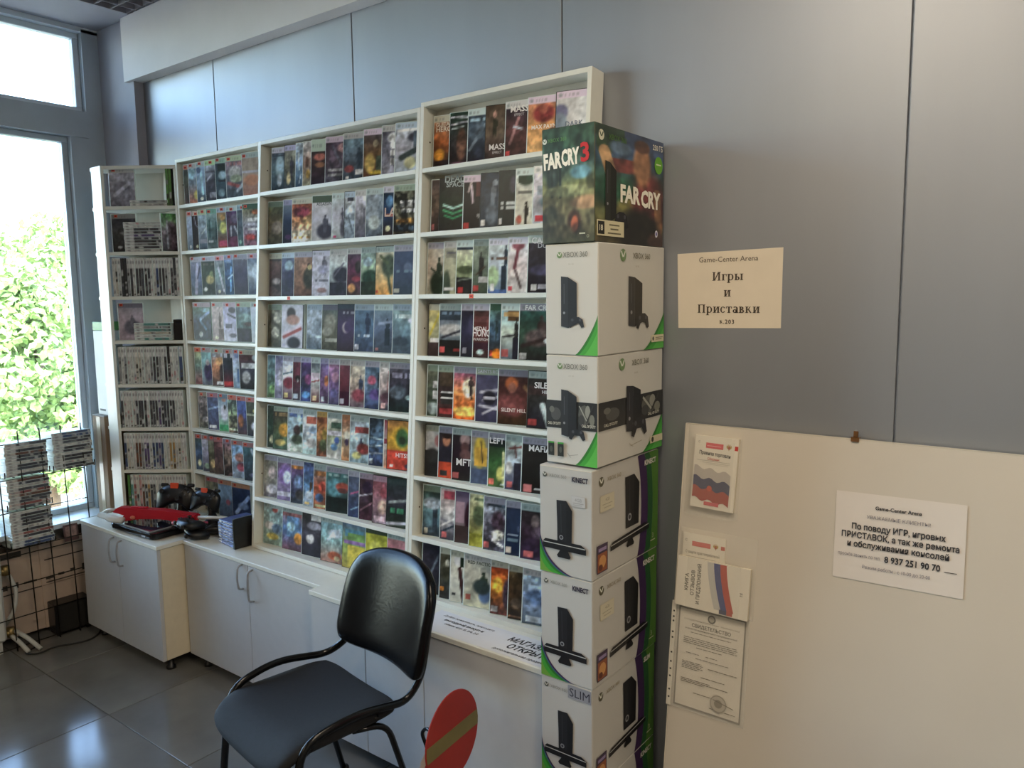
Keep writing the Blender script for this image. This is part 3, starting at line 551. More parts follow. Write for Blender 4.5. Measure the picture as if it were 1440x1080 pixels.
(-2.497, 'white cover with green title and blue critters', 'g:ccc/9a8/ccc;n:24;r:.2,.2,.95,.34,465;r:0,.4,1,.5,dde;e:.55,.6,.15,.08,46b;e:.4,.75,.2,.08,58b;e:.7,.85,.15,.06,ccc;h:9aa'),
(-2.409, 'narrow orange cover with white figure', 'g:b64/dca/c85;n:26;e:.5,.45,.3,.1,ddc;e:.5,.6,.2,.08,547;h:a75'),
(-2.359, 'pale blue cover with red plate and heroes', 'g:abc/bde/8ab;n:26;r:.2,.22,1,.36,944;p:.5,.5,.2,457;e:.6,.7,.3,.12,a44;e:.3,.85,.2,.08,dd8;h:abb'),
(-2.249, 'dark blue cover with wave pattern', 'g:345/468/347;n:40;l:0,.4,1,.45,.02,9bc;l:0,.6,1,.55,.02,9bc;l:0,.75,1,.72,.02,abc;r:.02,.85,.2,.95,9ab'),
(-2.166, 'narrow red and white striped cover', 'g:a45/ccc/c86;n:20;r:0,.4,1,.5,834'),
(-2.144, 'yellow orange cover with green fighter', 'g:c84/da3/d43;n:20;e:.5,.35,.4,.24,eb3;e:.5,.35,.22,.2,474;e:.5,.4,.12,.08,343;r:0,.6,1,1,d43;e:.8,.92,.2,.06,446;r:.08,.9,.2,.97,edd', [('HITS!', 0.74, 0.2, 'f0e4e4')]),
]),
('B',6):(0.2297,0.0284,0.1888,[
(-2.927, 'beige grey cover with white toy figure', 'g:887/998/667;n:26;e:.5,.4,.25,.16,cbb;e:.5,.8,.35,.12,dde;h:99a'),
(-2.831, 'purple cover with round white clown shape', 'g:757/a9c/769;n:22;e:.5,.4,.45,.25,86b;e:.6,.45,.25,.16,cde;r:0,.8,1,.9,ccd;h:99a'),
(-2.737, 'violet blue cover with orange patch', 'g:747/558/345;n:28;e:.4,.15,.4,.06,d83;e:.5,.5,.3,.16,79c;e:.6,.8,.3,.12,444;h:aab'),
(-2.652, 'bright blue cover with small heroes', 'g:459/58b/9ab;n:28;p:.6,.4,.25,432;e:.5,.75,.35,.1,bcd;r:.1,.9,.5,.96,db6'),
(-2.585, 'cover with orange top and red blue cast', 'g:9bc/b53/a64;n:32;r:.1,.16,.9,.26,d84;e:.6,.5,.25,.14,b43;e:.4,.75,.3,.1,469;r:.1,.9,.8,.96,dd9;h:9aa'),
(-2.506, 'deep teal cover with red car shape', 'g:488/355/122;n:20;e:.35,.45,.35,.2,59a;e:.65,.42,.28,.1,a43;e:.65,.5,.2,.06,633;r:0,.66,1,1,122;t:.18,.06,9bb;h:99a'),
(-2.37, 'blue cover with pink streak', 'g:568/457/347;n:22;l:.2,.5,.9,.42,.06,b58;l:.2,.85,.9,.75,.03,8bd;h:aab'),
(-2.305, 'dark maroon cover with light beams', 'g:534/434/423;n:26;l:0,.5,1,.4,.03,bbc;l:.1,.8,.9,.6,.04,a78;e:.5,.3,.3,.14,324;h:a9a'),
(-2.227, 'rose red cover with pale girl', 'g:b56/a78/878;n:26;e:.6,.35,.25,.12,b56;e:.5,.65,.25,.16,ca9;r:.1,.86,.6,.95,dbc;h:b9a'),
(-2.131, 'black cover with green lower title', 'g:233/334/232;n:22;l:.1,.5,.9,.4,.03,abb;t:.66,.1,4a7;l:0,.95,1,.88,.04,bbc;h:344'),
]),
('B',7):(0.0160,0.0401,0.0997,[
(-2.94, 'pale aqua cover with red dot and animals', 'g:9bb/9bb/8a9;n:26;e:.55,.15,.14,.07,c43;e:.3,.55,.25,.1,ddd;e:.65,.6,.25,.12,68a;e:.45,.8,.3,.08,cb5;h:abb'),
(-2.804, 'blue cover with orange animal', 'g:a54/58c/745;n:26;r:.2,.2,.8,.7,69c;e:.4,.45,.2,.12,ade;e:.75,.7,.2,.14,e93;r:0,.1,1,.2,955;h:9aa'),
(-2.67, 'black cover with striding player and white ball', 'g:333/445/223;n:20;e:.6,.3,.35,.1,aab;e:.4,.6,.2,.12,ddd;l:.2,.5,.8,.4,.08,556;r:.45,.05,.95,.17,ccc'),
(-2.545, 'light aqua cover with white flying figure', 'g:8bc/9cc/a76;n:24;e:.6,.35,.3,.1,def;l:.3,.5,.8,.25,.05,def;e:.6,.85,.3,.1,b53;e:.7,.9,.12,.06,cb8;h:abb'),
(-2.41, 'cover with blue green top and yellow block', 'g:68b/8a5/ba4;n:18;r:.1,.14,.85,.32,59b;r:.2,.22,.9,.38,7a5;r:.2,.5,.95,.95,dc4;r:.05,.4,.95,.46,86a'),
(-2.273, 'yellow topped dark cover', 'g:cc3/bb3/543;n:16;e:.4,.4,.25,.14,dd5;r:0,.6,1,1,664;h:343'),
(-2.127, 'rosy cover showing one corner', 'g:c88/b67/a67;n:18;h:9aa'),
]),
('A',0):(2.1720,0.0052,0.2443,[
(-3.621, 'dark sliver with orange tag', 'g:344/443/533;n:24;h:b87'),
(-3.579, 'pale blue cover with orange red fire below', 'g:9bd/789/b64;n:22;e:.3,.25,.3,.15,ade;e:.7,.8,.25,.12,cb5;h:bbb'),
(-3.508, 'light blue cover with long white streak', 'g:79b/9bd/345;n:18;l:.4,.25,.5,.8,.14,ade;e:.2,.2,.2,.08,457;e:.4,.92,.15,.04,eed;h:bcc'),
(-3.434, 'charcoal cover with white corner and letters', 'g:bcd/445/334;n:24;l:.1,.5,.5,.35,.06,99a;r:.3,.8,.95,.92,889;r:0,.25,1,.32,556;h:bda'),
(-3.348, 'black cover with pale blue masked shape', 'g:223/356/234;n:18;r:.15,.15,.85,.3,122;e:.5,.42,.3,.1,9bc;e:.5,.55,.35,.03,223;e:.4,.85,.25,.1,79a;h:9ba'),
(-3.264, 'grey cover with white helmet and red strip', 'g:978/778/456;n:22;t:.18,.08,b77;e:.4,.4,.28,.16,ccc;e:.45,.55,.28,.1,ab9;l:.1,.65,.6,.75,.07,b55;l:.5,.85,.9,.6,.06,bcd;h:bca'),
(-3.124, 'tan cover with orange face below', 'g:a98/a98/b76;n:12;r:0,.42,1,.46,bbc;e:.4,.65,.35,.14,c86;r:0,.85,1,.97,a76;r:.8,.15,1,.4,544;h:abb'),
]),
('A',1):(1.9480,0.0052,0.2443,[
(-3.617, 'light blue cover with pale haze', 'g:bcd/abd/567;n:16;e:.4,.92,.15,.05,ddd;h:caa'),
(-3.569, 'black cover with thin white arc', 'g:311/322/322;n:12;l:.3,.15,.4,.35,.05,99a;l:.4,.35,.8,.45,.04,778;e:.5,.92,.15,.04,dda;h:cba'),
(-3.516, 'pale teal cover with white hook', 'g:9bc/9ab/456;n:20;l:.3,.6,.7,.45,.06,cdd;r:.1,.75,.9,.85,99a;h:bca'),
(-3.444, 'teal cover with dark spires', 'g:9bb/577/566;n:22;l:.2,.3,.2,.7,.1,355;l:.7,.35,.7,.75,.1,355;t:.82,.06,ccc;h:7a9'),
(-3.356, 'bright cover with yellow shirt and red foot', 'g:b74/576/a43;n:20;e:.5,.5,.3,.16,cc6;e:.45,.25,.2,.08,b84;r:.1,.82,.8,.95,c46;h:abc'),
(-3.279, 'purple cover with large white numerals', 'g:537/645/735;n:20;e:.6,.3,.3,.12,768;r:.15,.48,.85,.75,445;l:.3,.5,.3,.72,.06,bbc;l:.55,.5,.8,.7,.06,bbc;h:bcc'),
(-3.193, 'narrow grey teal cover', 'g:567/567/466;n:20;e:.3,.9,.2,.05,9cb;h:9bc'),
(-3.15, 'cover with red green top and white letters', 'g:885/889/856;n:30;e:.6,.2,.2,.06,d74;r:.2,.35,1,.42,ccc;r:.2,.46,1,.54,bbc;r:.2,.58,.9,.64,ccc;e:.3,.8,.25,.08,b44;h:465'),
]),
('A',2):(1.7270,0.0148,0.1706,[
(-3.622, 'slate cover with lavender pale figure', 'g:99b/67a/567;n:18;l:.5,.2,.35,.95,.16,bbd;l:.7,.25,.5,.55,.05,446;h:bbc'),
(-3.525, 'dark green cover with yellow creature', 'g:343/343/344;n:22;e:.5,.6,.25,.12,ba6;e:.6,.45,.12,.08,785;e:.2,.85,.12,.05,ddc;t:.2,.05,665;h:bbc'),
(-3.41, 'grey blue cover with white curve', 'g:778/799/667;n:22;l:.3,.3,.7,.9,.09,ccd;e:.3,.92,.12,.05,ddb;h:cab'),
(-3.331, 'deep teal cover with glowing blue figure', 'g:469/358/246;n:24;l:.6,.3,.5,.9,.1,7bf;l:.3,.6,.7,.5,.06,bdf;e:.4,.15,.3,.06,79c;h:99b'),
(-3.258, 'plain slate cover', 'g:667/446/445;n:14;t:.12,.05,889;h:99a'),
(-3.145, 'white blue cover with misty figure', 'g:457/bcd/457;n:18;e:.5,.45,.35,.2,cde;h:bab'),
]),
('A',3):(1.5050,0.0203,0.1285,[
(-3.632, 'dark teal cover with blue white wave', 'g:586/346/345;n:26;l:.4,.45,.9,.25,.07,9be;l:.4,.5,.7,.7,.06,7ad;e:.7,.2,.25,.06,9cd;e:.4,.85,.1,.08,cdd;h:a9a'),
(-3.466, 'beige pink cover with grey rider', 'g:baa/cbb/988;n:18;p:.6,.3,.26,655;r:.45,.68,.9,.95,766;e:.3,.92,.15,.04,ddb;h:aaa'),
(-3.369, 'pale lavender cover with dark star figure', 'g:aac/bbd/ccd;n:16;e:.6,.2,.25,.08,445;l:.3,.3,.8,.4,.06,556;t:.6,.1,556;e:.6,.85,.25,.06,667;h:bab'),
(-3.263, 'murky teal cover with rocky shore', 'g:679/577/334;n:24;e:.5,.4,.4,.12,799;r:0,.65,1,1,334;e:.7,.55,.25,.05,544;h:9a9'),
(-3.145, 'thin white cover edge', 'g:ccd/bcd/ccc;n:8;h:abb'),
]),
('A',4):(1.2830,0.0064,0.2347,[
(-3.619, 'narrow olive cover with red base', 'g:bb7/798/a55;n:24;h:c75'),
(-3.556, 'pale teal cover with dark purple pair', 'g:7aa/8bb/667;n:20;e:.5,.65,.35,.25,436;e:.45,.4,.15,.08,baa;h:a99'),
(-3.469, 'orange blast cover with white title', 'g:9ab/d85/544;n:24;t:.17,.1,bcd;e:.6,.35,.35,.12,ea6;e:.7,.65,.2,.25,433;r:.3,.88,.7,.95,ddd;h:aa9'),
(-3.372, 'black cover with white title and red base', 'g:344/334/823;n:18;t:.16,.14,ccd;r:0,.84,1,.95,c33;h:a99'),
(-3.29, 'white and blue cover with narrow man', 'g:99b/bcd/79b;n:18;e:.5,.15,.3,.08,67a;r:.4,.5,.7,.85,57a;h:99a'),
(-3.238, 'dark cover with white block title and pale shirt', 'g:733/445/333;n:22;r:.1,.1,.6,.25,533;e:.8,.2,.2,.1,bcc;r:.1,.35,.95,.47,ccc;e:.3,.7,.2,.16,bbb;h:aa9'),
]),
('A',5):(1.0590,0.0154,0.1659,[
(-3.623, 'brown grey crowded cover', 'g:766/655/665;n:40;e:.6,.75,.3,.08,cbb;h:876'),
(-3.542, 'deep blue cover with pale stripe', 'g:347/458/446;n:24;l:.1,.45,.9,.35,.06,8ad;r:.1,.88,.6,.96,ccc;h:967'),
(-3.445, 'blue cover with white shirted player', 'g:579/bcd/5a6;n:18;e:.5,.15,.2,.06,a76;e:.5,.5,.35,.22,ccd;e:.55,.35,.1,.06,222;r:0,.82,1,.95,3a6;h:678'),
(-3.364, 'cover of mixed green and brown patches', 'g:577/675/654;n:50;e:.5,.9,.45,.04,cda;h:b65'),
(-3.289, 'royal blue cover with orange side', 'g:46b/45a/533;n:24;e:.3,.65,.25,.18,b63;h:a66'),
(-3.212, 'dark cover with white shirts', 'g:454/443/334;n:20;l:0,.45,1,.45,.02,bb9;e:.5,.35,.2,.06,cb6;e:.5,.75,.3,.14,ccd;h:b77'),
]),
('A',6):(0.8400,0.0060,0.2385,[
(-3.659, 'dark blue cover with water below', 'g:343/57a/345;n:22;e:.4,.8,.2,.1,dda;h:a77'),
(-3.596, 'lavender white cover', 'g:ccd/bbd/445;n:18;e:.5,.85,.35,.08,9b9;h:977'),
(-3.539, 'olive cover with yellow ball', 'g:776/664/654;n:24;e:.5,.75,.35,.12,db7;h:866'),
(-3.488, 'dark red brown cover', 'g:744/644/543;n:26;e:.5,.2,.3,.06,a66;h:a66'),
(-3.41, 'brown cover full of small faces', 'g:645/654/433;n:50;h:878'),
(-3.338, 'sky blue cover with red group', 'g:69c/9bd/9ab;n:26;e:.55,.45,.35,.12,b76;e:.6,.7,.3,.12,a45;h:977'),
(-3.242, 'dark teal cover with white letter', 'g:366/467/345;n:22;l:.4,.2,.6,.45,.08,bcd;e:.5,.85,.25,.06,99c;h:a77'),
]),
('A',7):(0.6220,0.0222,0.1142,[
(-3.606, 'grey beige cover behind the black gamepads', 'g:775/664/443;n:26;p:.6,.3,.28,998;h:a66'),
(-3.497, 'misty blue cover with red dot', 'g:79b/79b/457;n:18;e:.6,.6,.15,.08,a56;h:b86'),
(-3.378, 'navy cover with white ship bow', 'g:346/235/347;n:18;l:.2,.8,.9,.35,.12,9be;e:.6,.6,.3,.1,79c;h:b86'),
]),
}
# ================================================================== DISPLAY RACKS
P0, TL = 1.9695, .0773                      # front of the leaning racks at counter height, lean
LEAN = math.atan(TL)
LM = Matrix.Translation((0, P0, .608)) @ Matrix.Rotation(-LEAN, 4, 'X')     # x along, y into the rack, z up the slant
CZ = .997
RS = [(z-.608)/CZ for z in (2.169, 1.941, 1.719, 1.498, 1.278, 1.059, .837, .624)]
def holes(t, xs, zs, d):
    for x, nx in xs:
        for z in zs:
            bm = bmesh.new(); addlathe(bm, [(.0032, 0), (.0032, .001)], 10); o = fin('peg_hole', bm, mat('peg_hole', '3b3428', .9, noise=(50, .1)), t)
            o.rotation_euler = (0, nx*PI/2, 0); o.location = (x, d, z)
def rack(label, x0, x1, top, mtx, shelves, depth, rows_open):
    t = empty('display_rack', mtx=mtx @ Matrix.Translation((x0, 0, 0))); tag(t, label, 'shelf', 'slim white racks of games'); w = x1-x0
    for a in (0, w-.016): box('side_panel', a, a+.016, 0, depth, 0, top, M_lam, t, .0008)
    box('back_panel', .016, w-.016, depth-.004, depth, 0, top-.002, M_back, t)
    for s in shelves: box('shelf', .016, w-.016, .0, depth-.004, s-.016, s, M_lam, t, .0008)
    box('top_board', .016, w-.016, .0, depth-.004, top-.016, top, M_lam, t, .0008)
    holes(t, [(.0163, 1), (w-.0163, -1)], [s+.1 for s in shelves[::3]], depth*.5)
    return t
rack('slim white game rack leaning in the middle of the wall, full of cases', -2.966, -1.998, 1.785, LM, RS, .071, 1)
rack('slim white game rack next to the tall stack of console boxes', -1.9965, -1.28, 1.800, LM, RS, .071, 1)
RA = [2.172, 1.948, 1.727, 1.505, 1.283, 1.059, .840, .622]
AY = 2.125
rack('narrow upright white rack of games with orange price tags', -3.679, -2.985, 2.392-.608, Matrix.Translation((0, AY, .608)), [z-.608 for z in RA], .054, 1)
# corner unit: pentagon shelves, diagonal front
FL, FR = Vector((-3.985, 1.905)), Vector((-3.681, 2.124))
DU = (FR-FL).normalized(); DV = Vector((-DU.y, DU.x)); DLEN = (FR-FL).length
cu = tag(empty('corner_rack', (FL.x, FL.y, .608)), 'white corner rack holding rows of case spines beside the window', 'shelf')
def pent(name, z0, z1, inset=0, m=M_lam):
    bm = bmesh.new(); pts = [FL+DU*.004, FR-DU*.004, Vector((-3.681, 2.176)), Vector((-4.02, 2.176)), Vector((-4.02, 2.122)), Vector((-4.093, 2.122)), Vector((-4.093, 1.907))]
    addprism(bm, [(p.x-FL.x, p.y-FL.y) for p in pts], z0-.608, z1-.608); return fin(name, bm, m, cu)
for z in RA: pent('shelf', z-.016, z)
pent('top_board', 2.352, 2.368); 
bm = bmesh.new(); addbox(bm, -.086, .012, -.004, .012, 0, 1.76, .0008); fin('side_panel', bm, M_lam, cu)
bm = bmesh.new(); q = FR-FL; addbox(bm, q.x-.016, q.x, q.y-.001, q.y+.05, 0, 1.76, .0008); fin('side_panel', bm, M_lam, cu)
bm = bmesh.new(); q0 = DU*.01+DV*.165; q1 = DU*(DLEN-.03)+DV*.165
# backing follows the shelf's rear, set diagonally behind the cases
addprism(bm, [(-.07, .152), (.125, .255), (.303, .258), (.303, .264), (.122, .262), (-.073, .158)], 0, 1.75); fin('back_panel', bm, M_back, cu)

# ================================================================== CABINETS
def handle(t, x, z0, z1, y):
    zc = (z0+z1)/2; pts = [(x, y, z0), (x, y-.022, z0+.004), (x+.002, y-.03, zc), (x, y-.022, z1-.004), (x, y, z1)]
    return tube('door_handle', rounded(pts, .03, 5), .0045, M_steel, t, 8)
def cabinet(label, x0, x1, y0, y1, top, bot, seams, hand, parts_legs, gapm=M_edge, y0r=None):
    t = tag(empty('base_cabinet', (x0, y0, 0)), label, 'cabinet'); w, d = x1-x0, y1-y0; s = (y0r-y0)/w if y0r else 0
    box('carcass', .004, w-.004, .018, d, bot, top-.018, M_edge, t, .001)
    box('worktop', -.004, w+.004, -.004, d, top-.018, top, M_lam, t, .0015)
    ed = [.0]+[q-x0 for q in seams]+[w]
    for a, b in zip(ed, ed[1:]):
        dr = box('door', a+.0015, b-.0015, 0, .0165, bot, top-.021, M_door, t, .001)
        for hx, z0, z1 in hand:
            if a < hx-x0 < b: handle(dr, hx-x0, z0, z1, 0)
    for lx, ly in parts_legs:
        bm = bmesh.new(); addlathe(bm, [(.022, 0), (.022, .012), (.014, .018), (.014, bot)], 12, (lx-x0, ly-y0, 0)); fin('leg', bm, M_black, t, True)
    return t
M_door = mat('grey_white_door', 'bcbec0', .42, noise=(25, .02), bump=(300, .03))
cabinet('projecting white cabinet under the corner rack with red toy gun on top', -4.057, -3.322, 1.722, 2.12, .608, .062, [-3.684], [(-3.72, .458, .578), (-3.645, .452, .576)], [(-3.37, 1.78), (-4.0, 1.78), (-3.37, 2.05), (-4.0, 2.05)])
cabinet('long low white cabinet with two arched handles behind the black chair', -3.318, -2.345, 1.85, 2.13, .606, .06, [-2.822], [(-2.862, .475, .583), (-2.79, .437, .574)], [(-3.25, 1.9), (-2.4, 1.9), (-3.25, 2.1), (-2.4, 2.1)])
cabinet('low white cabinet below the rack, next to the console boxes', -2.338, -1.252, 1.795, 2.13, .6075, .06, [-2.04, -1.752], [], [(-2.28, 1.9), (-1.3, 1.9), (-2.28, 2.1), (-1.3, 2.1)])
# small plugs in the last cabinet's front
# paper strip lying on the worktop
st = empty('paper_strip', (-1.80, 1.800, .6078)); tag(st, 'white paper strip with black open-shop lettering lying below the rack', 'notice')
box('sheet', 0, .545, 0, .145, 0, .0004, mat('white_paper', 'd9dbe0', .75, noise=(15, .02)), st)
a = Art(); b = .03
a.text('МАГАЗИН', .42, .088, .03, '1c1c22', .03, slant=.18, maxw=.17); a.text('ОТКРЫТ', .43, .045, .03, '1c1c22', .03, slant=.18, maxw=.14)
a.text('дополнительная продажа', .43, .016, .012, '3a3a40', .02, slant=.18, maxw=.2)
a.text('Добро пожаловать, приходите', .15, .112, .011, '3a3a44', .01, slant=.18, maxw=.22); a.text('выгодный выкуп и', .15, .084, .014, '33333a', .03, slant=.18, maxw=.19); a.text('обмен игр: Б, 2/4, 2/2', .16, .06, .011, '3a3a44', .02, slant=.18, maxw=.18)
a.build('lettering', st, M_paper, (0, 0, .0004), (1, 0, 0), (0, 1, 0), .0002, .00005)

# ================================================================== GAMES, COVERS OUT
W_C, H_C, T_C = .135, .19, .0122
def case_mesh(m):
    bm = bmesh.new(); addbox(bm, 0, W_C, 0, T_C, 0, H_C, .0015); me = bpy.data.meshes.new('game_case'); bmesh.ops.recalc_face_normals(bm, faces=bm.faces); bm.to_mesh(me); bm.free(); me.materials.append(m); return me
CM, CMD = case_mesh(M_case), case_mesh(M_cased)
bm = bmesh.new(); addbox(bm, 0, .017, -.0012, -.0002, 0, .012); ST = bpy.data.meshes.new('price_sticker'); bm.to_mesh(ST); bm.free(); ST.materials.append(mat('orange_sticker', 'e0542f', .6, noise=(60, .1)))
bm = bmesh.new(); addbox(bm, 0, .011, -.0006, -.0001, 0, .006); SD = bpy.data.meshes.new('price_print'); bm.to_mesh(SD); bm.free(); SD.materials.append(mat('price_ink', '7a1f1c', .7, noise=(90, .2)))
SHN = ['top shelf', 'second shelf', 'third shelf', 'fourth shelf', 'fifth shelf', 'sixth shelf', 'seventh shelf', 'bottom shelf']
BAYN = {'A': 'of the upright tagged rack', 'B': 'of the wide middle rack', 'C': 'of the rack beside the boxes'}
LIM = {'A': -3.004, 'B': -2.0155, 'C': -1.2975}
GAIN = 1.0
def game_case(mtx, ops, seed, label, group, titles=(), sticker=False, dark=False, vis=1.0):
    o = bpy.data.objects.new('game_case', CMD if dark else CM); COL.objects.link(o); o.matrix_world = mtx; tag(o, label, 'game case', group)
    painted_sheet('cover', o, M_print, W_C-.005, H_C-.005, ops, 27, 38, seed, (.0038, -.0005, .0025), gain=GAIN, vis=vis)
    if titles:
        a = Art()
        for s, y, h, c in titles: a.text(s, W_C*(.5*vis+.06*(vis < .9)), H_C*(1-y), h*W_C*.62, c, .02, maxw=W_C*min(.84, vis+.08))
        a.build('cover_title', o, M_paper, (0, -.0005, 0), (1, 0, 0), (0, 0, 1), .0003, .00004)
    if sticker:
        q = bpy.data.objects.new('price_sticker', ST); COL.objects.link(q); q.parent = o; q.location = (rng.uniform(.008, .03), 0, H_C-.014-rng.uniform(0, .008))
        q2 = bpy.data.objects.new('price_print', SD); COL.objects.link(q2); q2.parent = q; q2.location = (.003, -.0012, .003)
    return o
seed = 100
for (bay, row), (s, d, th, items) in COVERS.items():
    base = Matrix.Translation((0, AY, 0)) if bay == 'A' else LM
    prev = None
    for k, it in enumerate(items):
        x, desc, ops = it[:3]; titles = it[3] if len(it) > 3 else (); seed += 7; y = d; nar = 1; rot = -th
        if k == len(items)-1 and x+W_C*math.cos(th) > LIM[bay]: x = LIM[bay]-W_C*math.cos(th)-.001
        # a neighbour closer than the fan allows: the front case slides out a little
        nx = items[k+1][0] if k+1 < len(items) else x+.2
        mtx = base @ Matrix.Translation((x, y, s+.0004)) @ Matrix.Rotation(-rot, 4, 'Z')
        lab = desc + ', ' + SHN[row] + ' ' + BAYN[bay]
        w = lab.split()
        if len(w) > 16: lab = desc + ', ' + SHN[row] + ' ' + BAYN[bay].replace('of the ', 'of ', 1)
        gc = game_case(mtx, ops, seed, lab, 'games on the ' + SHN[row] + ' ' + BAYN[bay], titles, bay == 'A', dark=rng.random() < .1, vis=max(.3, min(1, (nx-x)/W_C)))
        if k+1 < len(items) and th > 0: gc.scale.y = max(.25, min(1, (nx-x)*math.tan(th)/.0125-.03))
# ================================================================== GAMES, SPINES OUT
SPC = {'W': ('white', 'bdbdb6', 'cfcfca'), 'w': ('cream', 'b5ae9e', 'cfc8bc'), 'K': ('black', '46474e', 'c6c6c4'), 'D': ('all-dark', '3a3b40', '3c3d42'), 'G': ('grey', '8a8b8c', 'c2c2c0'), 'B': ('blue', '3c4f7c', 'bfc3c8'),
       'R': ('reddish', '94504a', 'c9b4ae'), 'N': ('brown', '6e4634', 'c4bcb2'), 'P': ('violet', '5a4a78', 'c2bfc6'), 'Y': ('gold', 'b08a4e', 'cac2b2'), 'g': ('green', '4f8a3a', '9fc48f'), 'T': ('teal', '4f8c84', 'c0cac6'), 'p': ('pink', 'c08c8a', 'c98a84')}
def spine_mesh(code, seed, th=.0142):
    r = np.random.RandomState(seed); _, lo, cap = SPC[code]
    bm = bmesh.new(); addbox(bm, 0, th, 0, W_C, 0, H_C, .001); me = bpy.data.meshes.new('game_case'); bmesh.ops.recalc_face_normals(bm, faces=bm.faces); bm.to_mesh(me); bm.free()
    me.materials.append(M_case if code not in 'Dg' else M_cased)
    w = SPC[code][0]
    cf = .27 if code not in 'Dg' else .0
    ops = 'g:%s/%s;n:14' % (lo, lo)
    for q in range(r.randint(2, 5)):
        y = r.uniform(.32, .9); c = r.choice(['999', 'bbb', '555', '333', '777'] if code != 'W' else ['999', 'aaa', '888', 'b88'])
        ops += ';r:.2,%.2f,.8,%.2f,%s' % (y, y+r.uniform(.02, .12), c)
    if cf: ops += ';r:0,0,1,%.2f,%s;r:.25,.08,.75,.13,999' % (cf, cap)
    ops += ';r:.1,.94,.9,.98,%s' % r.choice(['ccc', '444', 'bbb'])
    return me, ops
def spine_case(mtx, code, seed, label, group, th=.0142):
    me, ops = spine_mesh(code, seed, th)
    o = bpy.data.objects.new('shelved_game', me); COL.objects.link(o); o.matrix_world = mtx; tag(o, label, 'game case', group)
    painted_sheet('spine_print', o, M_print, th-.002, H_C-.004, ops, 5, 26, seed, (.001, -.0005, .002)); return o
DM = Matrix.Translation((FL.x, FL.y, 0)) @ Matrix.Rotation(math.atan2(DU.y, DU.x), 4, 'Z')     # x along the front, y into the unit
DIN0, DIN1 = .020, DLEN-.018
CORN = ['top', 'second', 'third', 'fourth', 'fifth', 'sixth', 'seventh', 'bottom']
def room_behind(u, y0): return max(.3, min(1, ((2.160-FL.y-DU.y*u)/DV.y-y0)/.1365))     # cases near the wall end are shallower
def spine_row(row, codes, x0, seed, lean=None):
    x = DIN0+x0
    for k, c in enumerate(codes):
        if c == ' ': x += .008; continue
        n = k+1-codes[:k].count(' ')
        spine_case(DM @ Matrix.Translation((x, .004+rng.uniform(0, .006), RA[row]+.0005)) @ Matrix.Diagonal((1, room_behind(x+.015, .01), 1, 1)), c, seed+k, '%s spine, %s in the spine row on the %s shelf of the corner rack' % (SPC[c][0], ORD[n-1], CORN[row]), 'spines on the %s shelf of the corner rack' % CORN[row])
        x += .0147
    return x
def flat_stack(row, codes, x0, seed, y0=.006):
    z = RA[row]+.0005
    for k, c in enumerate(codes):
        mtx = DM @ Matrix.Translation((DIN0+x0+.19, y0+rng.uniform(0, .006), z)) @ Matrix.Rotation(-PI/2, 4, 'Y') @ Matrix.Diagonal((1, room_behind(DIN0+x0+.19, y0+.006), 1, 1))
        spine_case(mtx, c, seed+k, '%s spine lying flat, %s from the bottom on the %s corner shelf' % (SPC[c][0], ORD[k], CORN[row]), 'flat cases on the %s corner shelf' % CORN[row]); z += .0147
def corner_cover(row, x, ops, seed, desc, rz=0, y=.012, sticker=True):
    return game_case(DM @ Matrix.Translation((DIN0+x, y, RA[row]+.0005)) @ Matrix.Rotation(rz, 4, 'Z'), ops, seed, desc+' on the %s corner shelf' % CORN[row], 'upright covers in the corner rack', (), sticker)
corner_cover(0, .004, 'g:aab/99a/778;n:20;e:.5,.5,.35,.16,778;l:.2,.7,.8,.4,.08,bbc;h:bbb', 901, 'grey cover standing', rz=-.05, y=.03)
flat_stack(0, 'WG', .115, 910); 
for k, x in enumerate((.300, .3148)): spine_case(DM @ Matrix.Translation((DIN0+x, .01, RA[0]+.0005)) @ Matrix.Diagonal((1, room_behind(DIN0+x+.015, .01), 1, 1)), 'g', 930+k, 'green upright case, %s of two on the top corner shelf' % ORD[k], 'green cases on the top corner shelf')
corner_cover(1, .002, 'g:445/444/333;n:22;e:.6,.5,.3,.05,888;e:.3,.88,.1,.04,bbb;h:888', 941, 'dark grey cover standing', rz=-.12, y=.03)
flat_stack(1, 'WKGKKPKKWW', .074, 950)
vg = corner_cover(1, .266, 'g:5a5/878/434;n:30;e:.5,.5,.3,.3,656;l:.3,.2,.3,.9,.05,99a;r:0,.95,1,1,333', 961, 'violet grey cover standing', rz=.75, y=.004, sticker=False); vg.scale.x = .7
spine_row(2, 'WwGDDKGWKKKKGGWBKKGWKDWPGD', .004, 1000)[0:0] if False else spine_row(2, 'WwWDDGKWKKKKKWWBKKGWKDW', .004, 1000)
corner_cover(3, .004, 'g:99a/bab/a9a;n:14;e:.55,.65,.35,.2,667;p:.55,.35,.2,778;h:778', 1031, 'pale violet cover standing', rz=-.05, y=.03)
flat_stack(3, 'TWwTGT', .094, 1040)
box_ = tag(empty('black_box', mtx=DM @ Matrix.Translation((DIN0+.292, .02, RA[3]+.0005))), 'small black box standing on the fourth corner shelf', 'box')
box('box_body', 0, .046, 0, .055, 0, .09, M_black, box_, .002); box('box_lid', -.001, .047, -.001, .056, .0905, .104, M_black, box_, .002)
spine_row(4, 'GWGWWWwwWWWGKKGWKDWWW', .004, 1060)
spine_case(DM @ Matrix.Translation((DIN0+.3185, .0, RA[4]+.0005)) @ Matrix.Diagonal((1, room_behind(.343, .0), 1, 1)), 'B', 1085, 'thick dark blue case at the end of the fifth corner shelf', 'blue cases in the corner rack', .018)
spine_row(5, 'KWWWWKKKKWKKKPKKKKKWWW', .002, 1100)
spine_row(6, 'BwWWNNGPPWBBPBWWYYWwWW', .004, 1140)
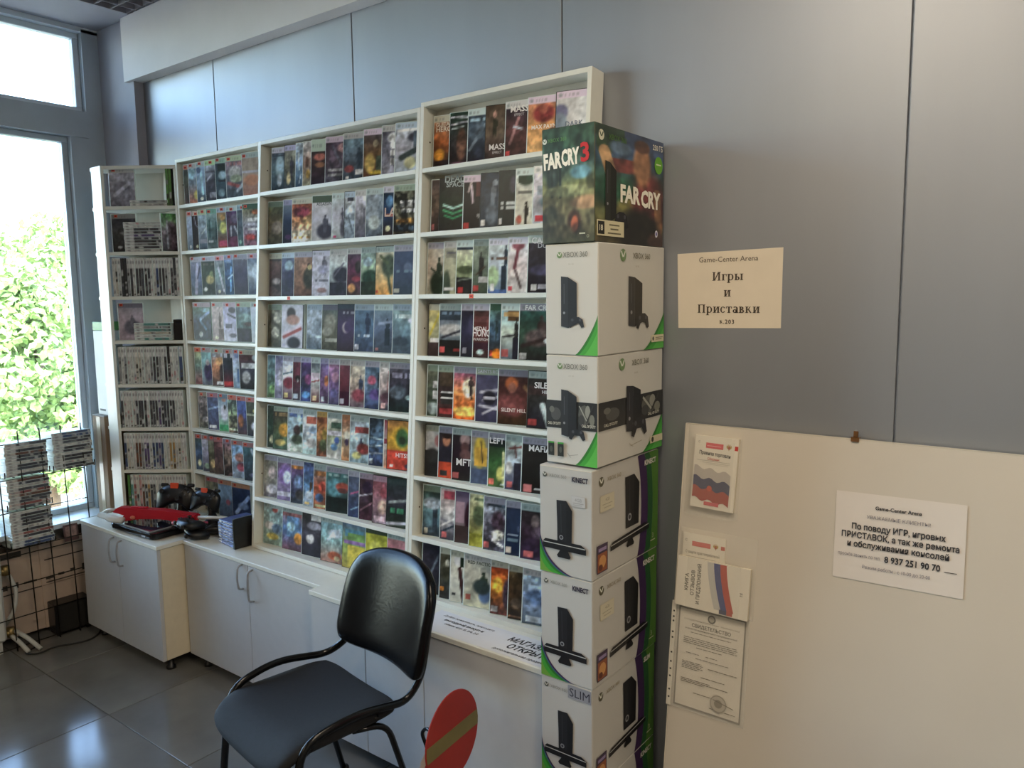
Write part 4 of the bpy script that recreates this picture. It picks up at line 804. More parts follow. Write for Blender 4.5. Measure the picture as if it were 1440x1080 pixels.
spine_row(7, 'gTRwpNKYKKWGGNKWGKWGN', .008, 1180)
# ================================================================== CONSOLE CARTONS
def ball_logo(a, x, y, r, c='6f8a5c', d='d8d8cc'):
    a.ell(x, y, r, r, c, 20); a.line(x-r*.62, y+r*.62, x+r*.1, y-r*.55, r*.3, d); a.line(x+r*.62, y+r*.62, x-r*.1, y-r*.55, r*.3, d); a.ell(x, y-r*.55, r*.3, r*.3, c, 10)
def arc_band(a, cx, cy, r0, r1, a0, a1, col, x0, x1, y0, y1, n=18):
    """ring sector clipped to the face"""
    P = lambda r, t: (min(max(cx+r*math.cos(t), x0), x1), min(max(cy+r*math.sin(t), y0), y1))
    a.l += 1
    for i in range(n):
        t, u = a0+(a1-a0)*i/n, a0+(a1-a0)*(i+1)/n; a.poly([P(r0, t), P(r0, u), P(r1, u), P(r1, t)], col, step=False)
def tower(a, x, y, w, h, side=1, c0='26262a', c1='17171a'):
    """slim upright console: front face, darker flank, slot, knob"""
    a.poly([(x, y), (x+w*.45, y-h*.03), (x+w*.45, y+h*.98), (x, y+h)], c0); a.poly([(x+w*.45, y-h*.03), (x+w, y+h*.05), (x+w, y+h*.86), (x+w*.45, y+h*.98)], c1)
    a.line(x+w*.2, y+h*.45, x+w*.2, y+h*.85, w*.03, '55555a'); a.ell(x+w*.2, y+h*.27, w*.07, w*.07, '8a8a8c', 10)
def pad(a, x, y, s, c='202024'):
    a.poly([(x-s*.5, y+s*.18), (x-s*.2, y+s*.34), (x+s*.2, y+s*.34), (x+s*.5, y+s*.18), (x+s*.62, y-s*.3), (x+s*.42, y-s*.38), (x+s*.2, y-s*.08), (x-s*.2, y-s*.08), (x-s*.42, y-s*.38), (x-s*.62, y-s*.3)], c)
    a.ell(x-s*.3, y+s*.14, s*.1, s*.1, '45454a', 8); a.ell(x+s*.3, y+s*.14, s*.1, s*.1, '45454a', 8)
def carton(label, x0, x1, y0, y1, z0, z1, base, front, side, rz=0):
    t = empty('console_box', ((x0+x1)/2, (y0+y1)/2, z0), rz); tag(t, label, 'box', 'console boxes stacked by the rack'); w, d, h = x1-x0, y1-y0, z1-z0-.0006
    box('carton', -w/2, w/2, -d/2, d/2, 0, h, mat('carton_'+base, base, .5, noise=(4, .03)), t, .0025)
    # lid flaps
    bm = bmesh.new(); addbox(bm, -w/2+.004, w/2-.004, -d/2-.0006, -d/2+.0, h-.0034, h-.0022); fin('lid_seam', bm, M_edge, t)
    a = Art(); front(a, w, h); a.build('front_print', t, M_boxprint, (-w/2, -d/2, 0), (1, 0, 0), (0, 0, 1), .0008)
    a = Art(); side(a, d, h); a.build('side_print', t, M_boxprint, (w/2, -d/2, 0), (0, 1, 0), (0, 0, 1), .0008)
    return t
G1, G2, PU = '3f9a35', '2c7428', '3c264c'
def swoosh(a, w, h, s=1.0):
    for c, k in ((G2, 1.0), (G1, .86), ('57b048', .62)):
        n = 12; pts = [(w-.001, .001)]
        for i in range(n+1):
            t = i/n; pts.append((w-.001-w*.42*s*k*(1-t)**1.15, .001+h*.36*k*t**1.25))
        a.poly(pts, c)
def front_slim(a, w, h):
    swoosh(a, w, h)
    ball_logo(a, w*.28, h*.9, w*.05); a.text('XBOX 360', w*.58, h*.878, h*.05, '6f7068', 0, maxw=w*.46); a.text('250 GB', w*.5, h*.81, h*.014, 'a6a49a')
    tower(a, w*.31, h*.26, w*.3, h*.45); pad(a, w*.6, h*.3, w*.24)
def side_slim(a, d, h):
    swoosh(a, d, h, .8); ball_logo(a, d*.34, h*.9, d*.045); a.text('XBOX 360', d*.62, h*.876, h*.055, '66634f', 0, maxw=d*.44); a.text('250 GB', d*.55, h*.795, h*.016, '9a937f')
    tower(a, d*.42, h*.25, d*.21, h*.46); pad(a, d*.64, h*.29, d*.16)
    a.rect(d*.78, h*.07, d*.99, h*.14, 'd2c8a8'); a.ell(d*.81, h*.105, d*.014, h*.02, '555'); a.rect(d*.85, h*.11, d*.97, h*.117, '6a6250'); a.rect(d*.85, h*.092, d*.95, h*.099, '6a6250')
def war_band(a, w, h):
    a.rect(.0005, h*.33, w-.0005, h*.585, '242424')
    for i, (x, y, rx, ry, c) in enumerate(((.2, .46, .1, .06, '4a4a48'), (.12, .5, .05, .03, '66665f'), (.76, .47, .12, .09, '55554f'), (.82, .5, .05, .06, '8a8a80'), (.7, .42, .06, .05, '3b3b3a'), (.9, .43, .05, .05, '77776c'))): a.ell(w*x, h*y, w*rx, h*ry, c, 12)
    a.line(w*.66, h*.55, w*.8, h*.42, w*.02, '9a9a90'); a.line(w*.92, h*.56, w*.8, h*.4, w*.02, '333')
    for x in (.17, .84): a.text('CALL OF DUTY', w*x, h*.36, h*.026, 'd0ccbc', .02, maxw=w*.26)
def front_war(a, w, h):
    swoosh(a, w, h); ball_logo(a, w*.28, h*.9, w*.05); a.text('XBOX 360', w*.58, h*.878, h*.05, '6f7068', 0, maxw=w*.46); a.text('250 GB', w*.5, h*.81, h*.014, 'a6a49a')
    war_band(a, w, h); tower(a, w*.31, h*.27, w*.3, h*.42); pad(a, w*.62, h*.29, w*.26)
    for x in (.11, .3): a.rect(w*(x-.06), h*.07, w*(x+.06), h*.2, '1f231e'); a.rect(w*(x-.06), h*.185, w*(x+.06), h*.2, G1); a.ell(w*x, h*.13, w*.03, h*.03, '4c4f48', 8)
    a.line(w*.46, h*.085, w*.64, h*.105, h*.006, '99978e'); a.line(w*.44, h*.11, w*.5, h*.07, h*.006, '99978e')
def side_war(a, d, h):
    swoosh(a, d, h, .8); ball_logo(a, d*.34, h*.9, d*.045); a.text('XBOX 360', d*.62, h*.876, h*.055, '66634f', 0, maxw=d*.44); a.text('250 GB', d*.55, h*.795, h*.016, '9a937f')
    war_band(a, d, h); tower(a, d*.4, h*.26, d*.22, h*.43); pad(a, d*.6, h*.28, d*.2)
    a.rect(d*.78, h*.07, d*.99, h*.14, 'd2c8a8'); a.ell(d*.82, h*.105, d*.02, h*.028, '3c3c34'); a.line(d*.46, h*.115, d*.64, h*.135, h*.006, '9a937f'); a.line(d*.44, h*.14, d*.5, h*.1, h*.006, '9a937f')
def sensor(a, x0, y0, x1, y1, hh, c='141416'):
    a.poly([(x0, y0), (x1, y1), (x1, y1+hh), (x1-(x1-x0)*.12, y1+hh*1.55), (x0+(x1-x0)*.06, y0+hh*1.55), (x0, y0+hh)], c)
    a.line(x0+.002, y0+hh*.95, x1-.002, y1+hh*.95, hh*.14, 'b9b9b4'); xm, ym = (x0+x1)/2, (y0+y1)/2
    a.poly([(xm-.012, ym+hh*.1), (xm+.012, ym+hh*.1), (xm+.022, ym-hh*.9), (xm+.018, ym-hh*1.25), (xm-.02, ym-hh*1.25), (xm-.024, ym-hh*.9)], c)
def tower_s(a, x, y, w, h):
    a.poly([(x+w*.05, y), (x+w*.95, y), (x+w, y+h*.8), (x+w*.62, y+h), (x, y+h*.99), (x+w*.04, y+h*.5)], '1d1d20'); a.poly([(x+w*.62, y), (x+w*.95, y), (x+w, y+h*.8), (x+w*.62, y+h)], '141416')
    a.line(x+w*.3, y+h*.3, x+w*.28, y+h*.92, w*.03, '3a3a3e'); a.ell(x+w*.3, y+h*.2, w*.13, w*.13, '8e8e90', 12); a.ell(x+w*.3, y+h*.2, w*.08, w*.08, '333338', 10)
def front_kin(slim):
    def f(a, w, h):
        for k, c in ((1.0, PU), (.9, '3a5a86'), (.85, G2), (.7, G1), (.45, '6a9a3a')):
            p0, pc, p2 = (0, h*.38*k), (w*.1*k, h*.07*k), (w*.66*k, 0); n = 14
            a.poly([(.0008, .0008)]+[(max(.0008, (1-t)**2*p0[0]+2*t*(1-t)*pc[0]+t*t*p2[0]), max(.0008, (1-t)**2*p0[1]+2*t*(1-t)*pc[1]+t*t*p2[1])) for t in [1-i/n for i in range(n+1)]], c)
        ball_logo(a, w*.11, h*.915, w*.042, '55564f'); a.text('XBOX 360', w*.36, h*.9, h*.032, '8b8a80', 0, maxw=w*.33)
        if slim == 1: a.rect(w*.54, h*.86, w*.985, h*.985, '8f8f94'); a.text('SLIM', w*.765, h*.88, h*.085, '2d2d3a', .0, maxw=w*.4)
        else: a.text('KINECT', w*.78, h*.885, h*.045, '2c2638', .04, maxw=w*.3)
        if slim != 2:
            a.rect(w*.62, h*.66, w*.88, h*.76, 'aeaaa6') if slim == 0 else None
            if slim == 0: a.rect(w*.625, h*.665, w*.875, h*.755, 'bab8b6'); a.text('4GB', w*.75, h*.71, h*.03, '8c8a86'); a.rect(w*.65, h*.69, w*.85, h*.697, '9a9894'); a.rect(w*.65, h*.675, w*.82, h*.68, '9a9894')
        tower_s(a, w*.34, h*.27, w*.3, h*.43); sensor(a, w*.07, h*.235, w*.9, h*.235, h*.055)
    return f
def side_kin(slim):
    def f(a, d, h):
        arc_band(a, d*-.72, h*.48, d*1.44, d*1.55, -.55, .62, PU, 0, d*.998, .0008, h-.001)
        arc_band(a, d*-.72, h*.48, d*1.55, d*1.63, -.55, .62, '24562a', 0, d*.998, .0008, h-.001); arc_band(a, d*-.72, h*.48, d*1.63, d*1.9, -.55, .62, '4d7a2a', 0, d*.998, .0008, h-.001)
        ball_logo(a, d*.12, h*.88, d*.035, '55523f'); a.text('XBOX 360', d*.3, h*.865, h*.04, '8f8468', 0, maxw=d*.25)
        a.text('SLIM' if slim == 1 else 'KINECT', d*.86, h*.88, h*.05, 'd6d0c4', .04, maxw=d*.2)
        if slim == 0: a.rect(d*.1, h*.6, d*.3, h*.75, 'bdb59c'); a.rect(d*.103, h*.604, d*.297, h*.746, 'c6bea6'); a.text('4GB', d*.2, h*.69, h*.03, '97907c'); a.rect(d*.13, h*.66, d*.27, h*.667, 'a39c88'); a.rect(d*.15, h*.63, d*.25, h*.637, 'a39c88')
        tower_s(a, d*.46, h*.34, d*.22, h*.5); sensor(a, d*.24, h*.2, d*.84, h*.235, h*.05)
        a.rect(d*.05, h*.05, d*.2, h*.31, '3a2a44'); a.rect(d*.06, h*.06, d*.19, h*.23, '8a4a2a'); a.ell(d*.125, h*.15, d*.05, h*.06, 'c08850', 10); a.ell(d*.1, h*.1, d*.03, h*.03, '5d2a1c', 8); a.rect(d*.07, h*.25, d*.18, h*.28, '8d7ba0')
        a.text('3', d*.9, h*.12, h*.05, 'c9c3a8'); a.rect(d*.86, h*.09, d*.94, h*.1, 'c9c3a8')
    return f
NB = 'c4c1b9'
names = ['white console box with green swoosh, second from the top of the stack', 'white console box with a dark war band across it, third from the top', 'white sensor-bundle box with storage sticker and orange game picture', 'white sensor-bundle box just above the lowest visible one', 'white sensor-bundle box with grey badge, lowest visible in the stack', 'plain sensor-bundle box standing on the floor under the stack']
carton(names[0], -1.232, -1.063, 1.782, 2.168, 1.5475, 1.8495, NB, front_slim, side_slim)
carton(names[1], -1.2315, -1.064, 1.782, 2.165, 1.2425, 1.547, NB, front_war, side_war)
carton(names[2], -1.2415, -1.068, 1.760, 2.150, .9285, 1.238, 'b9b6b0', front_kin(0), side_kin(0))
carton(names[3], -1.2415, -1.068, 1.762, 2.145, .614, .928, 'b9b6b0', front_kin(3), side_kin(0))
carton(names[4], -1.2435, -1.07, 1.764, 2.140, .3065, .6135, 'b9b6b0', front_kin(1), side_kin(1))
carton(names[5], -1.243, -1.07, 1.766, 2.140, .0005, .306, 'b9b6b0', front_kin(2), side_kin(0))
# jungle carton on top: painted faces and lettering
t = empty('console_box', (-1.1535, 1.972, 1.850), math.radians(-.6)); tag(t, 'dark green jungle-picture console box on top of the stack', 'box', 'console boxes stacked by the rack'); w, d, h = .168, .386, .306
box('carton', -w/2, w/2, -d/2, d/2, 0, h, mat('carton_dark', '3a3f2c', .45, noise=(4, .1)), t, .0025)
painted_sheet('front_print', t, M_boxprint, w-.003, h-.003, 'g:243d2c/2b4a38/3b5a52/5a6038/6f6a44/555238/34351f;n:34;e:.2,.42,.12,.12,2c3a33;r:.16,.3,.22,.6,26302a;r:.34,.33,.38,.62,2a362f;e:.75,.4,.2,.06,4a7a8a;e:.5,.55,.5,.05,747a50;e:.85,.66,.3,.06,8a6a4a;e:.62,.82,.13,.1,3a2418;e:.63,.84,.07,.07,9a4a2c;e:.3,.9,.3,.06,43402a;e:.15,.75,.15,.08,3b3d2a', 45, 80, 71, (-w/2+.0015, -d/2-.0006, .0015))
a = Art(); ball_logo(a, w*.06, h*.89, w*.042, 'c8cfc8', '4a6a52'); a.text('XBOX 360', w*.3, h*.878, h*.034, '5a8a4c', 0, maxw=w*.36)
a.text('FAR', w*.22, h*.655, h*.135, 'e9e6da', .045, maxw=w*.35, sx=1.0, rot=.05); a.text('CRY', w*.56, h*.672, h*.135, 'e9e6da', .045, maxw=w*.34, rot=.05); a.text('3', w*.83, h*.685, h*.16, 'b3262a', .03, maxw=w*.16, rot=.05)
a.rect(w*.72, h*.07, w*.83, h*.082, 'b8b8a0'); a.ell(w*.88, h*.05, w*.025, w*.025, '8a8a70', 10); a.ell(w*.88, h*.05, w*.014, w*.014, '4a4a36', 10)
a.build('front_lettering', t, M_paper, (-w/2, -d/2-.0007, 0), (1, 0, 0), (0, 0, 1), .0004, .00008)
painted_sheet('side_print', t, M_boxprint, d-.003, h-.003, 'g:2c3a5a/34507a/2f5a52/4a6044/6a6a3a/564a2c;n:26;e:.12,.15,.12,.12,2b4a2c;e:.3,.55,.35,.14,256044;e:.55,.7,.3,.12,8a8440;e:.34,.16,.16,.06,5a7a98;r:0,.0,.4,.1,24402c;l:.25,.32,.6,.3,.16,7a3630;l:.12,.22,.2,.38,.14,b58a5a;l:.2,.3,.25,.5,.05,a87c50;e:.78,.62,.28,.3,702c2a;e:.66,.27,.14,.2,a87048;e:.66,.1,.12,.06,54301f;l:.9,.5,.93,.85,.1,a06a42;e:.62,.9,.34,.22,1d1a14;e:.9,.95,.15,.08,46302a', 90, 80, 73, (w/2+.0006, -d/2+.0015, .0015), (0, 1, 0))
a = Art(); ball_logo(a, d*.08, h*.905, d*.036, 'd2cfb8', '3c4a34'); a.text('XBOX 360', d*.3, h*.885, h*.05, '557a3c', 0, maxw=d*.3); a.text('250 ГБ', d*.9, h*.905, h*.05, 'e6e2d2', .02, maxw=d*.17)
a.ell(d*.915, h*.77, d*.065, d*.065, '6aa832', 20); a.rect(d*.875, h*.77, d*.955, h*.782, 'd8e4b8')
tower(a, d*.13, h*.2, d*.15, h*.5, c0='2a2c26', c1='1c1e19'); pad(a, d*.35, h*.21, d*.16)
a.text('FAR', d*.48, h*.375, h*.15, 'efe9d8', .045, maxw=d*.29, sx=1.3); a.text('CRY', d*.79, h*.36, h*.15, 'efe9d8', .045, maxw=d*.31, sx=1.3)
a.rect(d*.015, h*.055, d*.385, h*.19, 'cfc6a4'); a.rect(d*.03, h*.068, d*.115, h*.178, '1d1d18'); a.text('18', d*.072, h*.1, h*.05, 'e8e2c8', .02, maxw=d*.07)
for i, q in enumerate((.07, .055, .09)): a.rect(d*(.25-q), h*(.148-.036*i), d*(.25+q), h*(.16-.036*i), '6a6450')
a.ell(d*.88, h*.12, d*.022, h*.035, 'd8d4e0', 14); a.ell(d*.88, h*.12, d*.012, h*.02, '5a5a9a', 12)
a.build('side_lettering', t, M_paper, (w/2+.0007, -d/2, 0), (0, 1, 0), (0, 0, 1), .0004, .00008)
# ================================================================== LEANING BOARD, NOTICES
BL = math.atan(.12)
M_board = mat('white_board_panel', 'cbc3b6', .48, noise=(3, .03), bump=(40, .03))
bd = tag(empty('panel_board', mtx=Matrix.Translation((-.976, 2.15-.12*1.324, 0)) @ Matrix.Rotation(-BL, 4, 'X')), 'large pale board leaning against the metal wall with notices on it', 'board')
BH = 1.324*math.sqrt(1.0144)
box('board_sheet', 0, 1.75, 0, .016, .003, BH, M_board, bd, .001)
bm = bmesh.new(); addbox(bm, -.0012, 0, -.0012, .0172, .003, BH); addbox(bm, 0, 1.75, -.0008, .0168, BH, BH+.0012); fin('edge_band', bm, mat('worn_edge_band', 'd6cfc0', .5, noise=(30, .06)), bd)
BM = bd.matrix_world.copy()
def onboard(u, s, rz=0, y=-.0015): return BM @ Matrix.Translation((u, y, BH+s)) @ Matrix.Rotation(rz, 4, 'Y')
cl = tag(empty('metal_clip', mtx=onboard(.468, 0)), 'small brown metal clip on the top edge of the leaning board', 'clip')
bm = bmesh.new(); addbox(bm, 0, .02, -.003, -.0005, -.006, .004); addbox(bm, 0, .02, -.003, .019, .0035, .006); fin('clip_plate', bm, mat('brown_metal', '7a5634', .4, .6, noise=(40, .2)), cl)
bm = bmesh.new(); addbox(bm, .004, .015, .003, .012, .006, .022, .001); fin('clip_jaw', bm, MATS['brown_metal'], cl)
bm = bmesh.new(); addlathe(bm, [(.003, 0), (.003, .003), (.001, .004)], 10, (.01, .007, .022)); fin('clip_screw', bm, M_steel, cl)
M_sheet = mat('notice_paper', 'dad2ca', .75, noise=(15, .02)); M_sheetw = mat('warm_paper', 'ddd2bf', .75, noise=(15, .02))
def bentsheet(name, parent, w, h, m, curl=.004, n=8):
    bm = bmesh.new(); g = [[bm.verts.new((w*i/n, -curl*abs(2*i/n-1)**3*(1-j/n*.6)-.0004, -h*j/n)) for i in range(n+1)] for j in range(n+1)]
    for j in range(n):
        for i in range(n): bm.faces.new((g[j][i], g[j+1][i], g[j+1][i+1], g[j][i+1]))
    bm.normal_update(); geo = bmesh.ops.solidify(bm, geom=bm.faces[:], thickness=-.0003); return fin(name, bm, m, parent, False)
# notice on the board
nt_ = tag(empty('notice_sheet', mtx=onboard(.4415, -.139, math.radians(-1.0))), 'white notice with phone number taped on the leaning board', 'notice')
w, h = .303, .229; bentsheet('sheet', nt_, w, h, M_sheet, .0006)
a = Art(); K = '2b2a2e'; g = '77737a'
a.text('Game-Center Arena', w*.5, -h*.17, .0095, K, .024, maxw=w*.4); a.text('УВАЖАЕМЫЕ КЛИЕНТЫ!', w*.5, -h*.28, .009, g, maxw=w*.5)
a.text('По поводу ИГР, игровых', w*.5, -h*.415, .0155, K, .024, maxw=w*.72); a.text('ПРИСТАВОК, а так же ремонта', w*.51, -h*.515, .0155, K, .024, maxw=w*.9); a.text('и обслуживания консолей', w*.5, -h*.615, .0155, K, .024, maxw=w*.78)
a.text('просьба звонить по тел.', w*.04, -h*.73, .009, g, align='l', maxw=w*.34); a.text('8 937 251 90 70', w*.62, -h*.745, .0165, K, .024, maxw=w*.42); a.rect(w*.86, -h*.745, w*.95, -h*.738, K)
a.text('Режим работы : с 10-00 до 20-00', w*.5, -h*.85, .009, g, maxw=w*.52)
a.build('lettering', nt_, M_paper, (0, -.0012, 0), (1, 0, 0), (0, 0, 1), .0022, .00003)
# sheet on the metal wall
sg = tag(empty('wall_notice', (-1.025, YW-.0006, 1.833)), 'warm white paper notice with serif lettering on the metal wall', 'notice')
w, h = .315, .225
bm = bmesh.new(); v = [bm.verts.new(p) for p in ((0, 0, -.004), (.006, 0, -h), (w-.001, 0, -h+.004), (w, 0, .002))]; f = bm.faces.new(v); bm.normal_update(); bmesh.ops.solidify(bm, geom=[f], thickness=.0004); fin('sheet', bm, M_sheetw, sg)
a = Art(); K = '4a4034'
a.text('Game-Center Arena', w*.5, -h*.14, .0155, '5a5044', 0, maxw=w*.64)
a.text('Игры', w*.5, -h*.38, .024, K, serif=True, maxw=w*.36); a.text('и', w*.5, -h*.585, .024, K, serif=True); a.text('Приставки', w*.51, -h*.795, .0235, K, serif=True, maxw=w*.72); a.text('к.203', w*.5, -h*.935, .0125, K, serif=True, maxw=w*.18)
a.build('lettering', sg, M_paper, (0, -.0004, 0), (1, 0, 0), (0, 0, 1), .0003, .00003)
# booklets, register book, certificate in clear pockets
M_film = mat('clear_film', 'e8e6dc', .12, alpha=.14, spec=.8, noise=(8, .05), bump=(12, .4))
def pocket(name, label, u, s, w, h, rz=0, punched=False):
    t = tag(empty(name, mtx=onboard(u, s, rz)), label, 'pocket')
    bm = bmesh.new(); n = 6; g = [[bm.verts.new((w*i/n, -.0205 if 0 < i < n and j else -.001, -h*j/n)) for i in range(n+1)] for j in range(n+1)]
    for j in range(n):
        for i in range(n): bm.faces.new((g[j][i], g[j+1][i], g[j+1][i+1], g[j][i+1]))
    fin('film', bm, M_film, t, False)
    if punched:
        box('punched_edge', -.013, 0, -.002, -.0012, -h*.985, 0, mat('white_film_strip', 'd8d2c4', .4, noise=(20, .03)), t)
        for k in range(11):
            bm = bmesh.new(); addbox(bm, -.0088, -.0042, -.0024, -.002, -h*(.06+.085*k)-.0045, -h*(.06+.085*k)); fin('punch_hole', bm, mat('punch_hole', '3a3833', .8, noise=(30, .1)), t)
    return t
def booklet(label, u, s, w, h, rz, thick, draw, y=-.0015):
    t = tag(empty('booklet', mtx=onboard(u, s, rz, y)), label, 'booklet')
    box('pages', .001, w-.001, -thick+.0006, 0, -h+.001, -.001, mat('page_edges', 'd9ceb8', .8, noise=(300, .08, (1, 1, .05))), t)
    box('cover', 0, w, -thick, -thick+.0006, -h, 0, mat('booklet_cover', 'dcd5c6', .4, noise=(10, .02)), t, .0001)
    a = Art(); draw(a, w, h); a.build('cover_print', t, M_paper, (0, -thick, 0), (1, 0, 0), (0, 0, 1), .0002, .00006); return t
def eagle(a, x, y, s):
    a.ell(x, y, s*.34, s*.42, '9a3a26', 12)
    for q in (-1, 1):
        a.poly([(x+q*s*.1, y+s*.2), (x+q*s*.5, y+s*.55), (x+q*s*.62, y+s*.1), (x+q*s*.42, y-s*.25), (x+q*s*.2, y-s*.1)], 'a88a3c'); a.ell(x+q*s*.18, y+s*.58, s*.12, s*.14, 'a88a3c', 8)
    a.poly([(x-s*.14, y-s*.35), (x+s*.14, y-s*.35), (x, y-s*.75)], 'a88a3c')
def wave(a, x0, x1, y, h, amp, col, n=14):
    top = [(x0+(x1-x0)*i/n, y+h+amp*math.sin(i*1.15+.6)-(i/n)*h*.35) for i in range(n+1)]; bot = [(x0+(x1-x0)*i/n, y+amp*math.sin(i*1.15+.4)-(i/n)*h*.35) for i in range(n+1)]
    for i in range(n): a.poly([top[i], top[i+1], bot[i+1], bot[i]], col, step=(i == 0))
def cover_rules(a, w, h):
    a.rect(w*.26, -h*.17, w*.66, -h*.095, 'c8414a'); a.rect(w*.29, -h*.14, w*.6, -h*.132, 'e0a0a0'); a.rect(w*.92, -h*.16, w*.995, -h*.1, 'c04038'); eagle(a, w*.79, -h*.13, w*.1)
    a.text('с', w*.1, -h*.11, h*.04, '8a8478'); a.text('Правила торговли', w*.48, -h*.265, h*.048, '3c3a3c', .03, maxw=w*.72, rot=-.03); a.text('Сборник', w*.46, -h*.33, h*.035, 'b85a50', .02, maxw=w*.28)
    a.rect(w*.08, -h*.345, w*.84, -h*.342, '6a665e'); a.rect(w*.2, -h*.37, w*.84, -h*.367, '8a8478'); a.rect(w*.3, -h*.39, w*.8, -h*.387, 'a09a8c')
    wave(a, w*.03, w*.88, -h*.6, h*.17, h*.022, 'b0a8a0'); wave(a, w*.03, w*.88, -h*.73, h*.16, h*.022, '2a2c52'); wave(a, w*.03, w*.88, -h*.87, h*.16, h*.022, '98362a')
    a.ell(w*.42, -h*.72, w*.06, h*.04, 'b8442c', 10); a.rect(w*.32, -h*.955, w*.66, -h*.905, 'c4565c')
booklet('white trade-rules booklet with waving flag picture near the board top', .040, -.0285, .132, .213, math.radians(1.2), .014, cover_rules)
pocket('clear_pocket', 'upper clear pocket holding the flag-covered booklet', .012, -.002, .165, .265)
def cover_small(a, w, h):
    a.rect(w*.22, -h*.19, w*.66, -h*.115, 'c46058'); a.rect(w*.9, -h*.18, w*.99, -h*.12, 'b85a48'); eagle(a, w*.78, -h*.15, w*.1); a.text('с', w*.08, -h*.13, h*.05, '7a7468')
    a.text('О защите прав потребителей', w*.48, -h*.31, h*.045, '6a645a', 0, maxw=w*.8); a.rect(w*.1, -h*.36, w*.8, -h*.355, '8a8478')
booklet('white consumer-law booklet peeping out behind the complaints book', .018, -.324, .131, .19, 0, .006, cover_small)
def cover_book(a, w, h):
    for i, s in enumerate(('КНИГА', 'ОТЗЫВОВ', 'И ПРЕДЛОЖЕНИЙ')): a.text(s, w*(.17+.085*i), -h*.5, h*.075, '4a463e', .02, maxw=h*.8, rot=PI/2)
    for c, x in (('b9b6b0', .42), ('34407a', .51), ('b0402e', .595)):
        n = 10; L = [(w*(x+.13*(i/n)**1.5), -h*(.02+.9*i/n)) for i in range(n+1)]; R_ = [(px+w*.088, py) for px, py in L]
        for i in range(n): a.poly([L[i], L[i+1], R_[i+1], R_[i]], c, step=(i == 0))
    a.rect(w*.62, -h*.985, w*.72, -h*.9, '2a2f55'); a.rect(w*.72, -h*.985, w*.8, -h*.9, 'a84434'); a.text('М', w*.92, -h*.52, h*.06, '5a564c', rot=PI/2)
booklet('white complaints book with tricolour ribbon, below the rules booklet', .0115, -.392, .2205, .147, math.radians(.3), .012, cover_book, y=-.009)
pocket('clear_pocket', 'lower clear pocket around the complaints book', .006, -.31, .235, .232)
ct = tag(empty('certificate', mtx=onboard(.0175, -.545, 0)), 'framed certificate with round stamp in a punched sleeve, lower board', 'certificate')
w, h = .206, .299; bentsheet('sheet', ct, w, h, mat('certificate_paper', 'ded6c8', .7, noise=(15, .03)), .0)
a = Art(); K = '3a362e'; g = '6e685c'
for x0, y0, x1, y1 in ((.0, .0, 1, .018), (.0, .982, 1, 1), (0, 0, .022, 1), (.978, 0, 1, 1)): a.rect(w*x0, -h*y1, w*x1, -h*y0, '6f685c')
a.ell(w*.5, -h*.07, w*.06, w*.06, K, 14); a.ell(w*.5, -h*.07, w*.04, w*.04, '9a9486', 10); a.text('СВИДЕТЕЛЬСТВО', w*.5, -h*.185, .0105, K, .02, maxw=w*.58)
a.text('о государственной регистрации физического лица', w*.5, -h*.125, .005, g, maxw=w*.82); a.text('в качестве индивидуального предпринимателя', w*.5, -h*.215, .005, K, .01, maxw=w*.8)
r_ = random.Random(3)
for y, x0, x1 in [(.245, .2, .8), (.3, .1, .9), (.318, .1, .9), (.336, .1, .88), (.354, .1, .9), (.385, .3, .68), (.45, .15, .35), (.45, .45, .62), (.49, .3, .8), (.54, .1, .4), (.556, .1, .42), (.572, .1, .4), (.588, .1, .42), (.604, .1, .36), (.56, .5, .92), (.66, .4, .75), (.71, .1, .55), (.725, .1, .8), (.74, .1, .45), (.83, .3, .75), (.93, .55, .72), (.93, .78, .93)]:
    x = x0
    while x < x1: q = min(x1, x+r_.uniform(.03, .09)); a.rect(w*x, -h*y, w*q, -h*(y-.007), g); x = q+.012
a.ell(w*.68, -h*.86, w*.12, w*.12, '9b958a', 24); a.ell(w*.68, -h*.86, w*.105, w*.105, 'b4ada0', 24); a.ell(w*.68, -h*.86, w*.06, w*.06, '8f897c', 12); a.line(w*.6, -h*.83, w*.9, -h*.87, w*.01, '7a7468')
a.build('lettering', ct, M_paper, (0, -.0008, 0), (1, 0, 0), (0, 0, 1), .0003, .00003)
def flat_sleeve():
    t = tag(empty('punched_sleeve', mtx=onboard(.010, -.538, 0)), 'punched plastic sleeve holding the certificate', 'pocket')
    box('film', 0, .225, -.0042, -.004, -.312, 0, M_film, t)
    box('punched_edge', -.0145, 0, -.0042, -.0036, -.312, .004, mat('white_film_strip', 'd8d2c4', .4, noise=(20, .03)), t)
    for k, z in enumerate((.025, .042, .055, .088, .105, .15, .178, .2, .222, .262, .285)): box('punch_hole', -.0095, -.0045, -.0046, -.0042, -z-.005, -z, mat('punch_hole', '3a3833', .8, noise=(30, .1)), t)
flat_sleeve()

